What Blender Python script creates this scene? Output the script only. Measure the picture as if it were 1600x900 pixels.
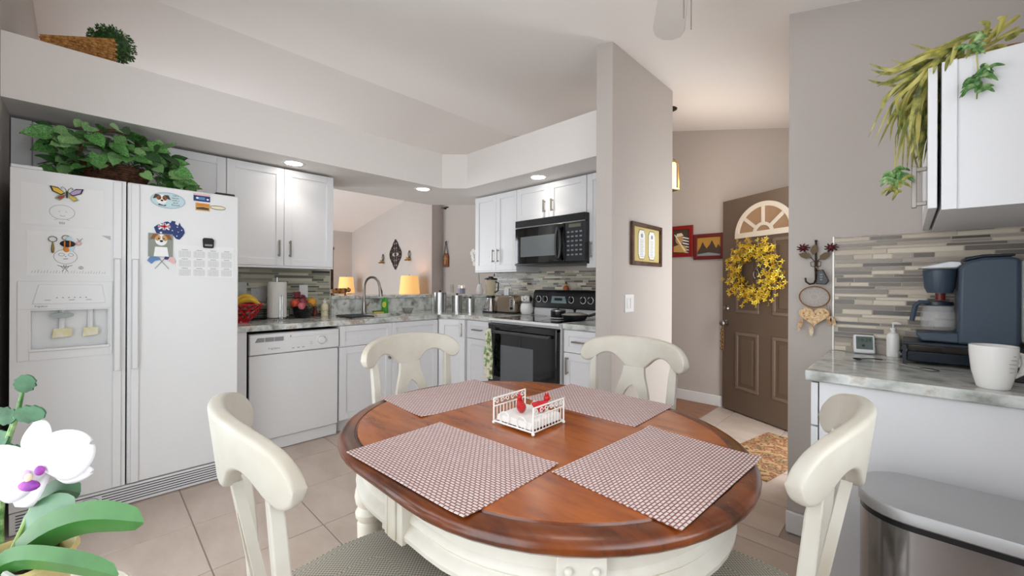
import bpy, bmesh, math, random
from mathutils import Vector, Matrix
for o in list(bpy.data.objects): bpy.data.objects.remove(o)
SC = bpy.context.scene; COL = SC.collection
PI = math.pi; R = math.radians
# ---------------------------------------------------------------- camera
cam = bpy.data.cameras.new('camera'); camo = bpy.data.objects.new('camera', cam); COL.objects.link(camo)
yaw, roll = .7721, .0044
vd = Vector((-math.sin(yaw), math.cos(yaw), 0)); r0 = Vector((math.cos(yaw), math.sin(yaw), 0)); u0 = Vector((0, 0, 1))
rr = r0*math.cos(roll)+u0*math.sin(roll); ur = u0*math.cos(roll)-r0*math.sin(roll)
camo.matrix_world = Matrix(((rr.x, ur.x, -vd.x, 0), (rr.y, ur.y, -vd.y, 0), (rr.z, ur.z, -vd.z, 1.211), (0, 0, 0, 1)))
cam.sensor_width = 36; cam.lens = 636/1600*36; cam.shift_y = -5.7/1600; cam.clip_start = .02
SC.camera = camo
# ---------------------------------------------------------------- world, lights, exposure
W = bpy.data.worlds.new('world'); SC.world = W; W.use_nodes = True
W.node_tree.nodes['Background'].inputs[0].default_value = (.80, .90, 1, 1)
W.node_tree.nodes['Background'].inputs[1].default_value = 1.0
def area(name, loc, rot, sx, sy, power, col=(1, 1, 1)):
    l = bpy.data.lights.new(name, 'AREA'); l.shape = 'RECTANGLE'; l.size = sx; l.size_y = sy; l.energy = power; l.color = col
    o = bpy.data.objects.new(name, l); COL.objects.link(o); o.location = loc; o.rotation_euler = rot; return o
def lamp(name, kind, loc, power, col=(1, 1, 1), rad=.05, rot=(0, 0, 0), spot=None):
    l = bpy.data.lights.new(name, kind); l.energy = power; l.color = col; l.shadow_soft_size = rad
    if spot: l.spot_size = spot; l.spot_blend = .8
    o = bpy.data.objects.new(name, l); COL.objects.link(o); o.location = loc; o.rotation_euler = rot; return o
area('daylight_sliding_door', (-1.25, -1.3, 1.5), (R(90), 0, 0), 4.0, 2.8, 90, (.96, .985, 1))           # behind the camera, through window_1
area('daylight_side_window', (1.2, .55, 1.55), (R(90), 0, R(90)), 2.0, 2.0, 40, (.95, .98, 1))            # through window_2
area('daylight_living_window', (-7.3, -.50, 1.15), (R(96), 0, 0), 3.2, 2.1, 165, (.90, .95, 1))            # living room, through window_3
area('daylight_front_door', (-.25, 3.48, 1.0), (R(90), 0, R(90)), .85, 1.9, 14, (1, .99, .97))             # open front doorway
SC.view_settings.view_transform = 'Standard'; SC.view_settings.look = 'None'
SC.view_settings.exposure = 0.52; SC.view_settings.gamma = 1; SC.view_settings.use_curve_mapping = False
# ---------------------------------------------------------------- helpers
def lin(h):
    if not isinstance(h, str): return tuple(h)
    c = [int(h[i:i+2], 16)/255 for i in (0, 2, 4)]
    return tuple(x/12.92 if x <= .04045 else ((x+.055)/1.055)**2.4 for x in c)
class MB:
    def __init__(s): s.v = []; s.f = []
    def add(s, vs, fs):
        o = len(s.v); s.v += [tuple(p) for p in vs]; s.f += [tuple(i+o for i in f) for f in fs]; return s
    def box(s, x0, x1, y0, y1, z0, z1):
        return s.add([(x0, y0, z0), (x1, y0, z0), (x1, y1, z0), (x0, y1, z0), (x0, y0, z1), (x1, y0, z1), (x1, y1, z1), (x0, y1, z1)],
                     [(0, 3, 2, 1), (4, 5, 6, 7), (0, 1, 5, 4), (1, 2, 6, 5), (2, 3, 7, 6), (3, 0, 4, 7)])
    def prism(s, poly, a, b, axis='z'):
        n = len(poly)
        def P(p, t): return (p[0], p[1], t) if axis == 'z' else (p[0], t, p[1]) if axis == 'y' else (t, p[0], p[1])
        return s.add([P(p, a) for p in poly]+[P(p, b) for p in poly],
                     [tuple(range(n))[::-1], tuple(range(n, 2*n))]+[(i, (i+1) % n, n+(i+1) % n, n+i) for i in range(n)])
    def loft(s, rings, cap=True, closed=False):
        n = len(rings[0]); vs = [p for r in rings for p in r]; fs = []
        m = len(rings)
        for j in range(m if closed else m-1):
            k = (j+1) % m
            for i in range(n): fs.append((j*n+i, j*n+(i+1) % n, k*n+(i+1) % n, k*n+i))
        if cap and not closed: fs += [tuple(range(n))[::-1], tuple(range((m-1)*n, m*n))]
        return s.add(vs, fs)
    def lathe(s, prof, n=24, c=(0, 0, 0), sx=1, sy=1):
        return s.loft([[(c[0]+r*sx*math.cos(2*PI*i/n), c[1]+r*sy*math.sin(2*PI*i/n), c[2]+z) for i in range(n)] for r, z in prof])
    def tube(s, path, r, n=8, cap=True, closed=False, flat=1.0):
        path = [Vector(p) for p in path]; m = len(path)
        rs = r if isinstance(r, (list, tuple)) else [r]*m
        rings = []; prev = None
        for i, p in enumerate(path):
            a = path[(i-1) % m] if (closed or i) else p; b = path[(i+1) % m] if (closed or i < m-1) else p
            t = (b-a).normalized()
            if prev is None:
                up = Vector((0, 0, 1)) if abs(t.z) < .9 else Vector((1, 0, 0))
                nx = t.cross(up).normalized()
            else: nx = (prev-t*prev.dot(t)).normalized()
            prev = nx; ny = t.cross(nx)
            rings.append([p+(nx*math.cos(2*PI*k/n)+ny*math.sin(2*PI*k/n)*flat)*rs[i] for k in range(n)])
        return s.loft(rings, cap, closed)
    def cyl(s, p0, p1, r, n=16, r1=None): return s.tube([p0, p1], [r, r if r1 is None else r1], n)
    def sph(s, c, r, n=16, m=10):
        rx, ry, rz = (r, r, r) if isinstance(r, (int, float)) else r
        return s.loft([[(c[0]+rx*math.sin(PI*max(j, .02)/m if j < m else PI*(m-.02)/m)*math.cos(2*PI*i/n), c[1]+ry*math.sin(PI*max(j, .02)/m if j < m else PI*(m-.02)/m)*math.sin(2*PI*i/n), c[2]+rz*math.cos(PI*j/m)) for i in range(n)] for j in range(m+1)])
    def xf(s, M): s.v = [tuple(M @ Vector(p)) for p in s.v]; return s
    def mesh(s, name, mat, smooth=True):
        me = bpy.data.meshes.new(name); me.from_pydata(s.v, [], s.f)
        bm = bmesh.new(); bm.from_mesh(me); bmesh.ops.recalc_face_normals(bm, faces=bm.faces); bm.to_mesh(me); bm.free()
        if smooth:
            me.polygons.foreach_set('use_smooth', [True]*len(me.polygons)); me.set_sharp_from_angle(angle=R(38))
        if mat: me.materials.append(mat)
        return me
    def build(s, name, mat, parent=None, bev=0, smooth=True, label=None, seg=2):
        return put(name, s.mesh(name, mat, smooth), parent, bev, label, seg)
def put(name, me, parent=None, bev=0, label=None, seg=2):
    o = bpy.data.objects.new(name, me); COL.objects.link(o); o.parent = parent
    if label: o['label'] = label
    if bev:
        b = o.modifiers.new('bevel', 'BEVEL'); b.width = bev; b.segments = seg; b.limit_method = 'ANGLE'; b.angle_limit = R(35)
    return o
def box(x0, x1, y0, y1, z0, z1): return MB().box(x0, x1, y0, y1, z0, z1)
def tag(o, label, cat, group=None):
    o['label'] = label; o['category'] = cat
    if group: o['group'] = group
    return o
def thing(name, label, cat, loc=(0, 0, 0), rz=0, group=None):
    o = bpy.data.objects.new(name, None); COL.objects.link(o); o.empty_display_size = .05
    o.location = loc; o.rotation_euler = (0, 0, R(rz)); return tag(o, label, cat, group)
def one(o, label, cat, loc=None, rz=0, group=None):
    if loc: o.location = loc; o.rotation_euler = (0, 0, R(rz))
    return tag(o, label, cat, group)
def struct(o): o['kind'] = 'structure'; return o
def stuff(o): o['kind'] = 'stuff'; return o
def dup(root, loc, rz, label, group=None):
    c = root.copy(); COL.objects.link(c); c.location = loc; c.rotation_euler = (0, 0, R(rz)); c['label'] = label
    if group: c['group'] = group
    for ch in list(root.children):
        k = ch.copy(); COL.objects.link(k); k.parent = c
        for g in list(ch.children):
            q = g.copy(); COL.objects.link(q); q.parent = k
    return c
def text(body, size, mat, M, parent, name='lettering', ext=.0004, align='CENTER'):
    cu = bpy.data.curves.new('t', 'FONT'); cu.body = body; cu.size = size; cu.extrude = ext; cu.align_x = align; cu.align_y = 'CENTER'
    t = bpy.data.objects.new('t', cu); COL.objects.link(t)
    me = bpy.data.meshes.new_from_object(t.evaluated_get(bpy.context.evaluated_depsgraph_get()))
    bpy.data.objects.remove(t); me.transform(M); me.name = name; me.materials.clear(); me.materials.append(mat)
    return put(name, me, parent)
FRONT = lambda x, y, z: Matrix.Translation((x, y, z)) @ Matrix.Rotation(R(90), 4, 'X')      # lettering that faces local -y
def ell(rx, rz, n=20, cx=0, cz=0, a0=0, a1=2*PI): return [(cx+rx*math.cos(a0+(a1-a0)*i/n), cz+rz*math.sin(a0+(a1-a0)*i/n)) for i in range(n)]
# ---------------------------------------------------------------- materials
MATS = {}
def mat(name, col, rough=.5, metal=0, col2=None, scale=8, stretch=(1, 1, 1), contrast=(.35, .65), bump=0, bscale=80, emit=0, alpha=1, trans=0, coat=0, detail=4, ior=1.45, spec=None):
    m = bpy.data.materials.new(name); m.use_nodes = True; nt = m.node_tree; b = nt.nodes['Principled BSDF']
    c = lin(col)+(1,); b.inputs['Base Color'].default_value = c
    b.inputs['Roughness'].default_value = rough; b.inputs['Metallic'].default_value = metal; b.inputs['IOR'].default_value = ior
    if spec is not None: b.inputs['Specular IOR Level'].default_value = spec
    if coat: b.inputs['Coat Weight'].default_value = coat; b.inputs['Coat Roughness'].default_value = .08
    if trans: b.inputs['Transmission Weight'].default_value = trans
    if alpha < 1: b.inputs['Alpha'].default_value = alpha
    if emit: b.inputs['Emission Color'].default_value = c; b.inputs['Emission Strength'].default_value = emit
    if col2 or bump:
        tc = nt.nodes.new('ShaderNodeTexCoord'); mp = nt.nodes.new('ShaderNodeMapping'); mp.inputs['Scale'].default_value = stretch
        nt.links.new(tc.outputs['Object'], mp.inputs[0])
    if col2:
        n = nt.nodes.new('ShaderNodeTexNoise'); n.inputs['Scale'].default_value = scale; n.inputs['Detail'].default_value = detail; n.inputs['Roughness'].default_value = .6
        nt.links.new(mp.outputs[0], n.inputs['Vector'])
        cr = nt.nodes.new('ShaderNodeValToRGB'); cols = col2 if isinstance(col2, list) else [col, col2]
        e = cr.color_ramp.elements; k = len(cols)
        for i, cc in enumerate(cols):
            p = contrast[0]+(contrast[1]-contrast[0])*i/(k-1)
            x = e[i] if i < 2 else e.new(p)
            x.position = p; x.color = lin(cc)+(1,)
        nt.links.new(n.outputs[0], cr.inputs[0]); nt.links.new(cr.outputs[0], b.inputs['Base Color'])
    if bump:
        n2 = nt.nodes.new('ShaderNodeTexNoise'); n2.inputs['Scale'].default_value = bscale; n2.inputs['Detail'].default_value = 3
        nt.links.new(mp.outputs[0], n2.inputs['Vector'])
        bp = nt.nodes.new('ShaderNodeBump'); bp.inputs['Strength'].default_value = bump; bp.inputs['Distance'].default_value = .004
        nt.links.new(n2.outputs[0], bp.inputs['Height']); nt.links.new(bp.outputs[0], b.inputs['Normal'])
    MATS[name] = m; return m
def weave(name, c1, c2, mortar, w, h, msz, rough=.8, sx=1):
    m = bpy.data.materials.new(name); m.use_nodes = True; nt = m.node_tree; b = nt.nodes['Principled BSDF']; b.inputs['Roughness'].default_value = rough
    tc = nt.nodes.new('ShaderNodeTexCoord'); br = nt.nodes.new('ShaderNodeTexBrick'); nt.links.new(tc.outputs['Object'], br.inputs[0])
    br.inputs['Color1'].default_value = lin(c1)+(1,); br.inputs['Color2'].default_value = lin(c2)+(1,); br.inputs['Mortar'].default_value = lin(mortar)+(1,)
    br.inputs['Scale'].default_value = 1; br.inputs['Brick Width'].default_value = w; br.inputs['Row Height'].default_value = h; br.inputs['Mortar Size'].default_value = msz
    br.inputs['Mortar Smooth'].default_value = .4
    nt.links.new(br.outputs[0], b.inputs['Base Color'])
    bp = nt.nodes.new('ShaderNodeBump'); bp.inputs['Strength'].default_value = .5; bp.inputs['Distance'].default_value = .001; bp.invert = True
    nt.links.new(br.outputs[1], bp.inputs['Height']); nt.links.new(bp.outputs[0], b.inputs['Normal'])
    return m
wallm = mat('wall_paint', 'BEB6B0', .75, bump=.08, bscale=160)
ceilm = mat('ceiling_paint', 'F4EFEB', .85, bump=.25, bscale=120)
sofm = mat('soffit_paint', 'EFEAE6', .75, bump=.06, bscale=160)
basem = mat('white_trim', 'E6E6E6', .4)
cabm = mat('cabinet_white', 'E4E4E6', .38)
appm = mat('appliance_white', 'E2E2E2', .33, bump=.03, bscale=260)
seam = mat('dark_seam', '2A2A2C', .7)
groutm = mat('grout', 'A1948A', .9)
tilem = mat('floor_tile', 'C0AFA2', .42, col2=['B5A395', 'C2B1A4', 'CBBCB0'], scale=2.2, stretch=(1, 2.5, 1), contrast=(.3, .7), detail=8)
woodfl = mat('wood_floor', '8A5A40', .4, col2=['6E4330', 'A07152', '8B5B40'], scale=3, stretch=(1, 9, 1), detail=6)
granm = mat('granite', 'B8BCB8', .12, col2=['6E6A62', '9A9C96', 'C2C6C2', 'D8DAD6', 'A9988A', 'CFD2CE'], scale=5.5, stretch=(1, 1.6, 1.6), contrast=(.3, .72), detail=10)
steel = mat('brushed_steel', 'B9B9B8', .28, 1)
chrome = mat('chrome', 'C9CBCC', .12, 1)
nickel = mat('brushed_nickel', '9A948E', .3, 1)
blackm = mat('black_plastic', '17181B', .3)
blackgl = mat('black_glass', '0B0C0E', .05, coat=.5)
greygl = mat('grey_window_glass', '5B5E61', .08, coat=.4)
glassm = mat('clear_glass', 'F4F8F8', .02, alpha=.16)
whitec = mat('white_ceramic', 'EDECE9', .15)
creamp = mat('cream_painted_wood', 'DED7C6', .42, col2=['D3C9B4', 'E0DACB', 'E4DFD2'], scale=5, contrast=(.3, .7))
ivoryp = mat('antique_white_wood', 'C2BBAD', .4, col2=['B2A690', 'BFB8AA', 'C6C1B6'], scale=4, contrast=(.28, .6))
apronp = mat('antique_white_apron', 'DCD7CB', .4, col2=['CDC4B0', 'DAD5C9', 'E0DCD2'], scale=4, contrast=(.28, .6))  # same paint as the chairs, lightened against the shade under the tabletop
tablew = mat('cherry_wood', '8C4414', .24, col2=['70320C', '964A15', 'AA5A1B', '803C0F'], scale=3.2, stretch=(1, 5, 1), contrast=(.28, .72), coat=.35, detail=7)
tedge = mat('cherry_wood_edge', '5E2A0E', .26, col2=['451E0A', '6A3210', '7C3E14'], scale=3.2, stretch=(1, 4, 1), coat=.4)
for _m in (tablew, tedge): _m.node_tree.nodes['Principled BSDF'].inputs['Coat Roughness'].default_value = .2
redm = mat('red_gloss', 'B5141A', .25)
greenleaf = mat('leaf_green', '3E7A34', .4, col2=['2E6228', '529244', '8AB474'], scale=14)
darkleaf = mat('leaf_dark', '2A4D28', .45, col2=['1F3A1E', '37602F'], scale=14)
wickerm = mat('wicker_brown', '4A2D1C', .7, col2=['2A1810', '6A452C'], scale=60)
tanwick = mat('wicker_tan', 'B27836', .7, col2=['8A5420', 'D09A54'], scale=60)
brassm = mat('aged_brass', '8C7440', .4, .8)
bronzem = mat('dark_bronze', '3A2E26', .45, .6)
paperm = mat('paper', 'E9E9E8', .8)
inkm = mat('pencil_ink', '5A5A5C', .8)
lampsh = mat('lamp_shade_lit', 'F6C078', .8, emit=.42)
lightm = mat('downlight_lens', 'FFFAF0', .5, emit=14)
# ================================================================ THE SETTING
def zc(x): return 2.455-.23*x if x >= -4.26 else 3.435+.18*(x+4.26)
struct(MB().prism([(-4.26, 3.435), (.55, zc(.55)), (.55, zc(.55)+.12), (-4.26, 3.555)], -.47, 5.0, 'y').build('ceiling', ceilm, smooth=False))
struct(MB().prism([(-9.83, zc(-9.83)), (-4.26, 3.435), (-4.26, 3.555), (-9.83, zc(-9.83)+.12)], -.47, 5.0, 'y').build('ceiling_living', ceilm, smooth=False))
def wall_y(name, segs, y0, y1, m=wallm):
    b = MB()
    for a, c, z0, z1 in segs:
        if z1 is None:
            top = [(c, zc(c))]+([(-4.26, 3.435)] if a < -4.26 < c else [])+[(a, zc(a))]
            b.prism([(a, z0), (c, z0)]+top, y0, y1, 'y')
        else: b.box(a, c, y0, y1, z0, z1)
    return struct(b.build(name, m, smooth=False))
floor = struct(box(-9.83, .52, -.45, 5.0, -.12, -.004).build('floor', groutm, smooth=False))
wall_y('wall_front', [(-9.81, -8.9, 0, None), (-8.9, -5.7, 0, .08), (-8.9, -5.7, 2.25, None), (-5.7, -2.5, 0, None), (-2.5, 0, 0, .06), (-2.5, 0, 2.2, None), (0, .52, 0, None)], -.45, -.33)
wall_y('wall_right', [(-.425, .40, 0, None)], 2.395, 2.52)
b = MB(); ZT = zc(.40)
for a, c, z0, z1 in [(-.33, -.25, 0, ZT), (-.25, 1.3, 0, .8), (-.25, 1.3, 2.2, ZT), (1.3, 2.52, 0, ZT)]: b.box(.40, .52, a, c, z0, z1)
struct(b.build('wall_side', wallm, smooth=False))
wall_y('wall_hall', [(-5.45, -.32, 0, None)], 4.37, 4.74)
wall_y('wall_living', [(-9.69, -6.335, 0, None)], 4.37, 4.74)
wall_y('wall_niche', [(-6.335, -5.45, 0, None)], 4.62, 4.74)
b = MB(); ZD = zc(-.32)
for a, c, z0, z1 in [(2.52, 3.0, 0, ZD), (3.0, 3.95, 2.06, ZD), (3.95, 4.37, 0, ZD)]: b.box(-.44, -.32, a, c, z0, z1)
struct(b.build('wall_entry', wallm, smooth=False))
struct(box(-9.81, -9.69, -.33, 4.49, 0, zc(-9.69)).build('wall_far', wallm, smooth=False))
struct(box(-4.06, -3.91, -.33, 1.556, 0, 2.146).build('wall_left', wallm, smooth=False))
hw = [(-3.91, 1.556), (-3.91, 2.70), (-3.42, 3.20), (-3.42, 3.32), (-3.47, 3.32), (-4.06, 2.76), (-4.06, 1.556)]
struct(MB().prism(hw, 0, 1.06).build('wall_bar', wallm, smooth=False))
struct(box(-3.42, -1.48, 3.20, 3.32, 0, 2.146).build('wall_back', wallm, smooth=False))
struct(MB().prism([(-1.48, 0), (-1.36, 0), (-1.36, zc(-1.36)), (-1.48, zc(-1.48))], 2.31, 3.24, 'y').build('wall_pillar', wallm, bev=.004, smooth=False))
sof = [(-3.27, -.33), (-3.27, 2.37), (-3.09, 2.54), (-1.48, 2.54), (-1.48, 3.32), (-3.47, 3.32), (-4.06, 2.76), (-4.06, -.33)]
struct(MB().prism(sof, 2.146, 2.48).build('ceiling_soffit', sofm, smooth=False))
# floor tiles, one object each, on the 0.457 m grid
TS, GX, GY = .457, -2.102, .352
tm = {}
def tile(x0, x1, y0, y1):
    k = (round(x1-x0, 3), round(y1-y0, 3))
    if k not in tm:
        me = MB().box(-k[0]/2, k[0]/2, -k[1]/2, k[1]/2, -.02, 0).mesh('tile', tilem, False); tm[k] = me
    o = put('tile', tm[k], floor, .0015, seg=1); o.location = ((x0+x1)/2, (y0+y1)/2, 0)
def tiles(X0, X1, Y0, Y1):
    i0 = math.floor((X0-GX)/TS); j0 = math.floor((Y0-GY)/TS)
    for i in range(i0, i0+14):
        for j in range(j0, j0+14):
            a, c, d, e = max(X0, GX+i*TS+.003), min(X1, GX+(i+1)*TS-.003), max(Y0, GY+j*TS+.003), min(Y1, GY+(j+1)*TS-.003)
            if c-a > .03 and e-d > .03: tile(a, c, d, e)
tiles(-3.9, .39, -.325, 2.30); tiles(-1.35, -.445, 2.306, 4.365)
tiles(-3.4, -1.49, 2.306, 2.62)
me = MB().box(-.85, .85, -.06, .06, -.02, -.001).mesh('plank', woodfl, False)
for i in range(9):
    for k in range(2):
        o = put('plank', me, floor); o.location = (-2.215-1.704*k-.0*(i % 2), 3.39+i*.122, 0); o.scale = (1, 1, 1)
# baseboards
struct(box(-5.4, -1.30, 4.352, 4.37, 0, .105).build('baseboard_hall', basem, bev=.004))
struct(box(-.43, -.262, 2.377, 2.395, 0, .105).build('baseboard_right', basem, bev=.006))
struct(box(-1.36, -1.345, 2.31, 3.24, 0, .1).build('baseboard_pillar', basem, bev=.004))
# windows (behind the camera and in the living room)
def window(n, fr, pane):
    o = struct(fr.build('window_%d' % n, basem)); struct(pane.build('pane', glassm, o)); return o
window(1, MB().box(-2.5, -2.42, -.42, -.36, .06, 2.2).box(-.08, 0, -.42, -.36, .06, 2.2).box(-1.29, -1.21, -.42, -.36, .06, 2.2).box(-2.42, -.08, -.42, -.36, .06, .14).box(-2.42, -.08, -.42, -.36, 2.12, 2.2), box(-2.42, -.08, -.394, -.39, .14, 2.12))
window(2, MB().box(.43, .49, -.25, -.19, .8, 2.2).box(.43, .49, 1.24, 1.3, .8, 2.2).box(.43, .49, -.19, 1.24, .8, .86).box(.43, .49, -.19, 1.24, 2.14, 2.2).box(.43, .49, -.19, 1.24, 1.47, 1.52), box(.458, .462, -.19, 1.24, .86, 2.14))
window(3, MB().box(-8.9, -8.8, -.42, -.36, .08, 2.25).box(-5.8, -5.7, -.42, -.36, .08, 2.25).box(-8.8, -5.8, -.42, -.36, .08, .16).box(-8.8, -5.8, -.42, -.36, 2.17, 2.25).box(-7.34, -7.26, -.42, -.36, .16, 2.17), box(-8.8, -5.8, -.394, -.39, .16, 2.17))
# recessed ceiling lights in the soffit
for i, (x, y, w) in enumerate([(-3.434, 1.083, 'above the wall cabinets beside the fridge'), (-3.432, 2.261, 'above the corner sink and pass-through'), (-2.315, 2.699, 'above the microwave cabinets')]):
    t = thing('recessed_light', 'round white recessed ceiling light glowing in the soffit '+w, 'light', (x, y, 2.146), 0, 'recessed soffit lights')
    MB().lathe([(.060, -.001), (.075, -.006), (.082, -.004), (.084, 0), (.06, 0)], 28).build('trim_ring', basem, t)
    MB().lathe([(.001, -.002), (.06, -.002), (.06, 0), (.001, 0)], 28).build('lens', lightm, t)
    lamp('downlight', 'SPOT', (x, y, 2.10), 3, (1, .93, .84), .05, (0, 0, 0), R(110))
# ---------------------------------------------------------------- front door, swung open in the hall
door = bpy.data.objects.new('door_1', None); COL.objects.link(door); struct(door)
DA = math.atan2(4.032-4.37, .706-1.316+1.22); DA = math.atan2(-.338, .61)
door.location = (-1.316, 4.335, 0); door.rotation_euler = (0, 0, DA)
tag(door, 'brown panelled front door standing open in the hall, with white fan trim', 'door')
dm = mat('door_brown', '6B5A4C', .42)
dmt = mat('door_brown_moulding', '7D6C5E', .42)
box(0, .91, 0, .045, .012, 2.035).build('slab', dm, door, bev=.003)
for (x0, x1, z0, z1) in [(.165, .415, .235, .77), (.552, .80, .235, .77), (.165, .415, .955, 1.62), (.552, .80, .955, 1.62)]:
    p = MB().box(x0, x1, -.008, 0, z0, z0+.028).box(x0, x1, -.008, 0, z1-.028, z1).box(x0, x0+.028, -.008, 0, z0+.028, z1-.028).box(x1-.028, x1, -.008, 0, z0+.028, z1-.028).build('moulding', dmt, door, bev=.003)
    box(x0+.06, x1-.06, -.006, 0, z0+.06, z1-.06).build('raised_panel', dm, p, bev=.005)
wt = mat('fan_trim_white', 'E9DFCF', .45)
AX, AZ = .46, 1.675
def arc(r0, r1, a0, a1, n=24):
    return [(AX+r1*math.cos(a0+(a1-a0)*i/n), AZ+r1*.92*math.sin(a0+(a1-a0)*i/n)) for i in range(n+1)]+[(AX+r0*math.cos(a1-(a1-a0)*i/n), AZ+r0*.92*math.sin(a1-(a1-a0)*i/n)) for i in range(n+1)]
fan = MB().prism(arc(.255, .302, 0, PI), -.014, 0, 'y').build('fan_trim', wt, door, bev=.003)
MB().box(AX-.302, AX+.302, -.014, 0, AZ-.026, AZ+.022).build('sill_bar', wt, fan, bev=.003)
MB().prism(arc(.075, .105, 0, PI, 14), -.013, 0, 'y').build('hub_arch', wt, fan)
for a in (40, 90, 140):
    ca, sa = math.cos(R(a)), math.sin(R(a)); w = .015
    MB().prism([(AX+r*ca-s*w*sa, AZ+.92*(r*sa)+s*w*ca) for r, s in ((.1, -1), (.26, -1), (.26, 1), (.1, 1))], -.013, 0, 'y').build('muntin', wt, fan)
MB().prism(arc(.0, .256, 0, PI), -.004, 0, 'y').build('fan_panel', mat('fan_panel_tan', 'A98868', .5), fan)
MB().lathe([(.001, 0), (.026, 0), (.028, .006), (.02, .016), (.018, .03), (.001, .032)], 18).xf(Matrix.Translation((.06, 0, .99)) @ Matrix.Rotation(R(90), 4, 'X')).build('deadbolt', nickel, door)
MB().lathe([(.001, 0), (.031, 0), (.03, .006), (.014, .012), (.013, .032), (.028, .042), (.031, .058), (.022, .072), (.001, .076)], 18).xf(Matrix.Translation((.055, 0, .845)) @ Matrix.Rotation(R(90), 4, 'X')).build('door_knob', nickel, door)
for z in (.25, 1.02, 1.8): MB().cyl((.912, .01, z), (.912, .01, z+.09), .007, 8).build('hinge', brassm, door)
# door casing of the open front doorway
struct(MB().box(-.455, -.44, 2.93, 3.0, 0, 2.13).box(-.455, -.44, 3.95, 4.02, 0, 2.13).box(-.455, -.44, 3.0, 3.95, 2.06, 2.13).build('trim_1', basem, bev=.003))
# wall switches and outlets
def plate(name, label, loc, rz, w=.075, h=.118, tog=1, m=None, cat='switch'):
    t = thing(name, label, cat, loc, rz)
    box(-w/2, w/2, -.006, 0, -h/2, h/2).build('cover_plate', m or basem, t, bev=.002)
    for i in range(tog):
        cx = (i-(tog-1)/2)*.046
        if cat == 'switch': box(cx-.016, cx+.016, -.010, -.006, -.033, .033).build('rocker', m or basem, t, bev=.002)
        else:
            for s in (-1, 1): MB().prism(ell(.016, .013, 14, cx, s*.02), -.009, -.006, 'y').build('socket', m or basem, t)
    return t
plate('wall_switch', 'white double rocker wall switch on the pillar under the framed certificates', (-1.36, 2.537, 1.086), 90, .12, .12, 2)
# ================================================================ CABINETS, COUNTERS
def pull(cx, cz, y, L, vert, parent):
    b = MB(); s = L/2
    if vert:
        b.box(cx-.006, cx+.006, y-.034, y-.022, cz-s, cz+s)
        for k in (-1, 1): b.box(cx-.005, cx+.005, y-.024, y, cz+k*(s-.012)-.006, cz+k*(s-.012)+.006)
    else:
        b.box(cx-s, cx+s, y-.034, y-.022, cz-.006, cz+.006)
        for k in (-1, 1): b.box(cx+k*(s-.012)-.006, cx+k*(s-.012)+.006, y-.024, y, cz-.005, cz+.005)
    return b.build('handle', nickel, parent, bev=.0015)
def shaker(root, name, x0, x1, z0, z1, y, hx=None, hz=None, vert=True, rail=.055, L=.13):
    g = .0015; x0 += g; x1 -= g; z0 += g; z1 -= g; T = .02
    b = MB().box(x0, x0+rail, y-T, y, z0, z1).box(x1-rail, x1, y-T, y, z0, z1).box(x0+rail, x1-rail, y-T, y, z0, z0+rail).box(x0+rail, x1-rail, y-T, y, z1-rail, z1)
    d = b.build(name, cabm, root, bev=.0015)
    box(x0+rail, x1-rail, y-T+.009, y, z0+rail, z1-rail).build('panel', cabm, d)
    if hx is not None: pull(hx, hz, y-T, L, vert, d)
    return d
def cab(name, label, loc, rz, body, cat='cabinet', grp=None):
    t = thing(name, label, cat, loc, rz, grp); body.build('body', cabm, t); return t
# local frame: x to the right seen from the front, y into the wall, z up
# --- run along wall_left: front plane x=-3.29, local x = world y
XA = -3.29
t = cab('wall_cabinet', 'white shaker wall cabinet over the fridge behind the ivy basket', (-3.597, -.325, 0), 90, box(0, .998, 0, .31, 1.80, 2.128))
box(0, .075, -.02, 0, 1.80, 2.128).build('filler', cabm, t)
shaker(t, 'door', .078, .538, 1.80, 2.128, 0); shaker(t, 'door', .538, .998, 1.80, 2.128, 0)
t = cab('wall_cabinet', 'white two-door shaker wall cabinet between the fridge and the pass-through', (-3.597, .675, 0), 90, box(0, .773, 0, .31, 1.350, 2.128))
shaker(t, 'door', 0, .384, 1.350, 2.128, 0, .344, 1.488); shaker(t, 'door', .384, .773, 1.350, 2.128, 0, .424, 1.488)
box(0, .773, -.018, .31, 1.335, 1.350).build('light_rail', cabm, t)
t = cab('end_panel', 'plain white end panel between the fridge and the dishwasher', (XA, .64, 0), 90, box(.01, .098, -.012, .6, 0, .872), 'panel')
t = cab('sink_cabinet', 'white sink base cabinet with two doors under false drawer fronts', (XA, 1.377, 0), 90, MB().box(0, .955, 0, .6, .10, .872).box(0, .955, .06, .6, 0, .10))
shaker(t, 'false_drawer', 0, .462, .70, .868, 0, rail=.045); shaker(t, 'false_drawer', .462, .955, .70, .868, 0, rail=.045)
shaker(t, 'door', 0, .462, .105, .697, 0, .43, .62); shaker(t, 'door', .462, .955, .105, .697, 0, .495, .62)
# diagonal corner base cabinet
DX, DY = (-3.29+-3.065)/2, (2.345+2.52)/2
ang = math.degrees(math.atan2(2.52-2.345, -3.065+3.29)); L0 = math.hypot(.225, .175)
t = cab('corner_cabinet', 'white diagonal corner base cabinet with one tall door', (DX, DY, 0), ang, MB().prism([(-L0/2+.003, 0), (L0/2-.003, 0), (L0/2+.05, .3), (0, .55), (-L0/2-.05, .3)], .10, .872))
box(-L0/2+.012, L0/2-.012, .05, .3, 0, .10).build('toe_kick', cabm, t)
shaker(t, 'door', -L0/2+.012, L0/2-.012, .105, .868, 0, L0/2-.05, .77)
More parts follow.
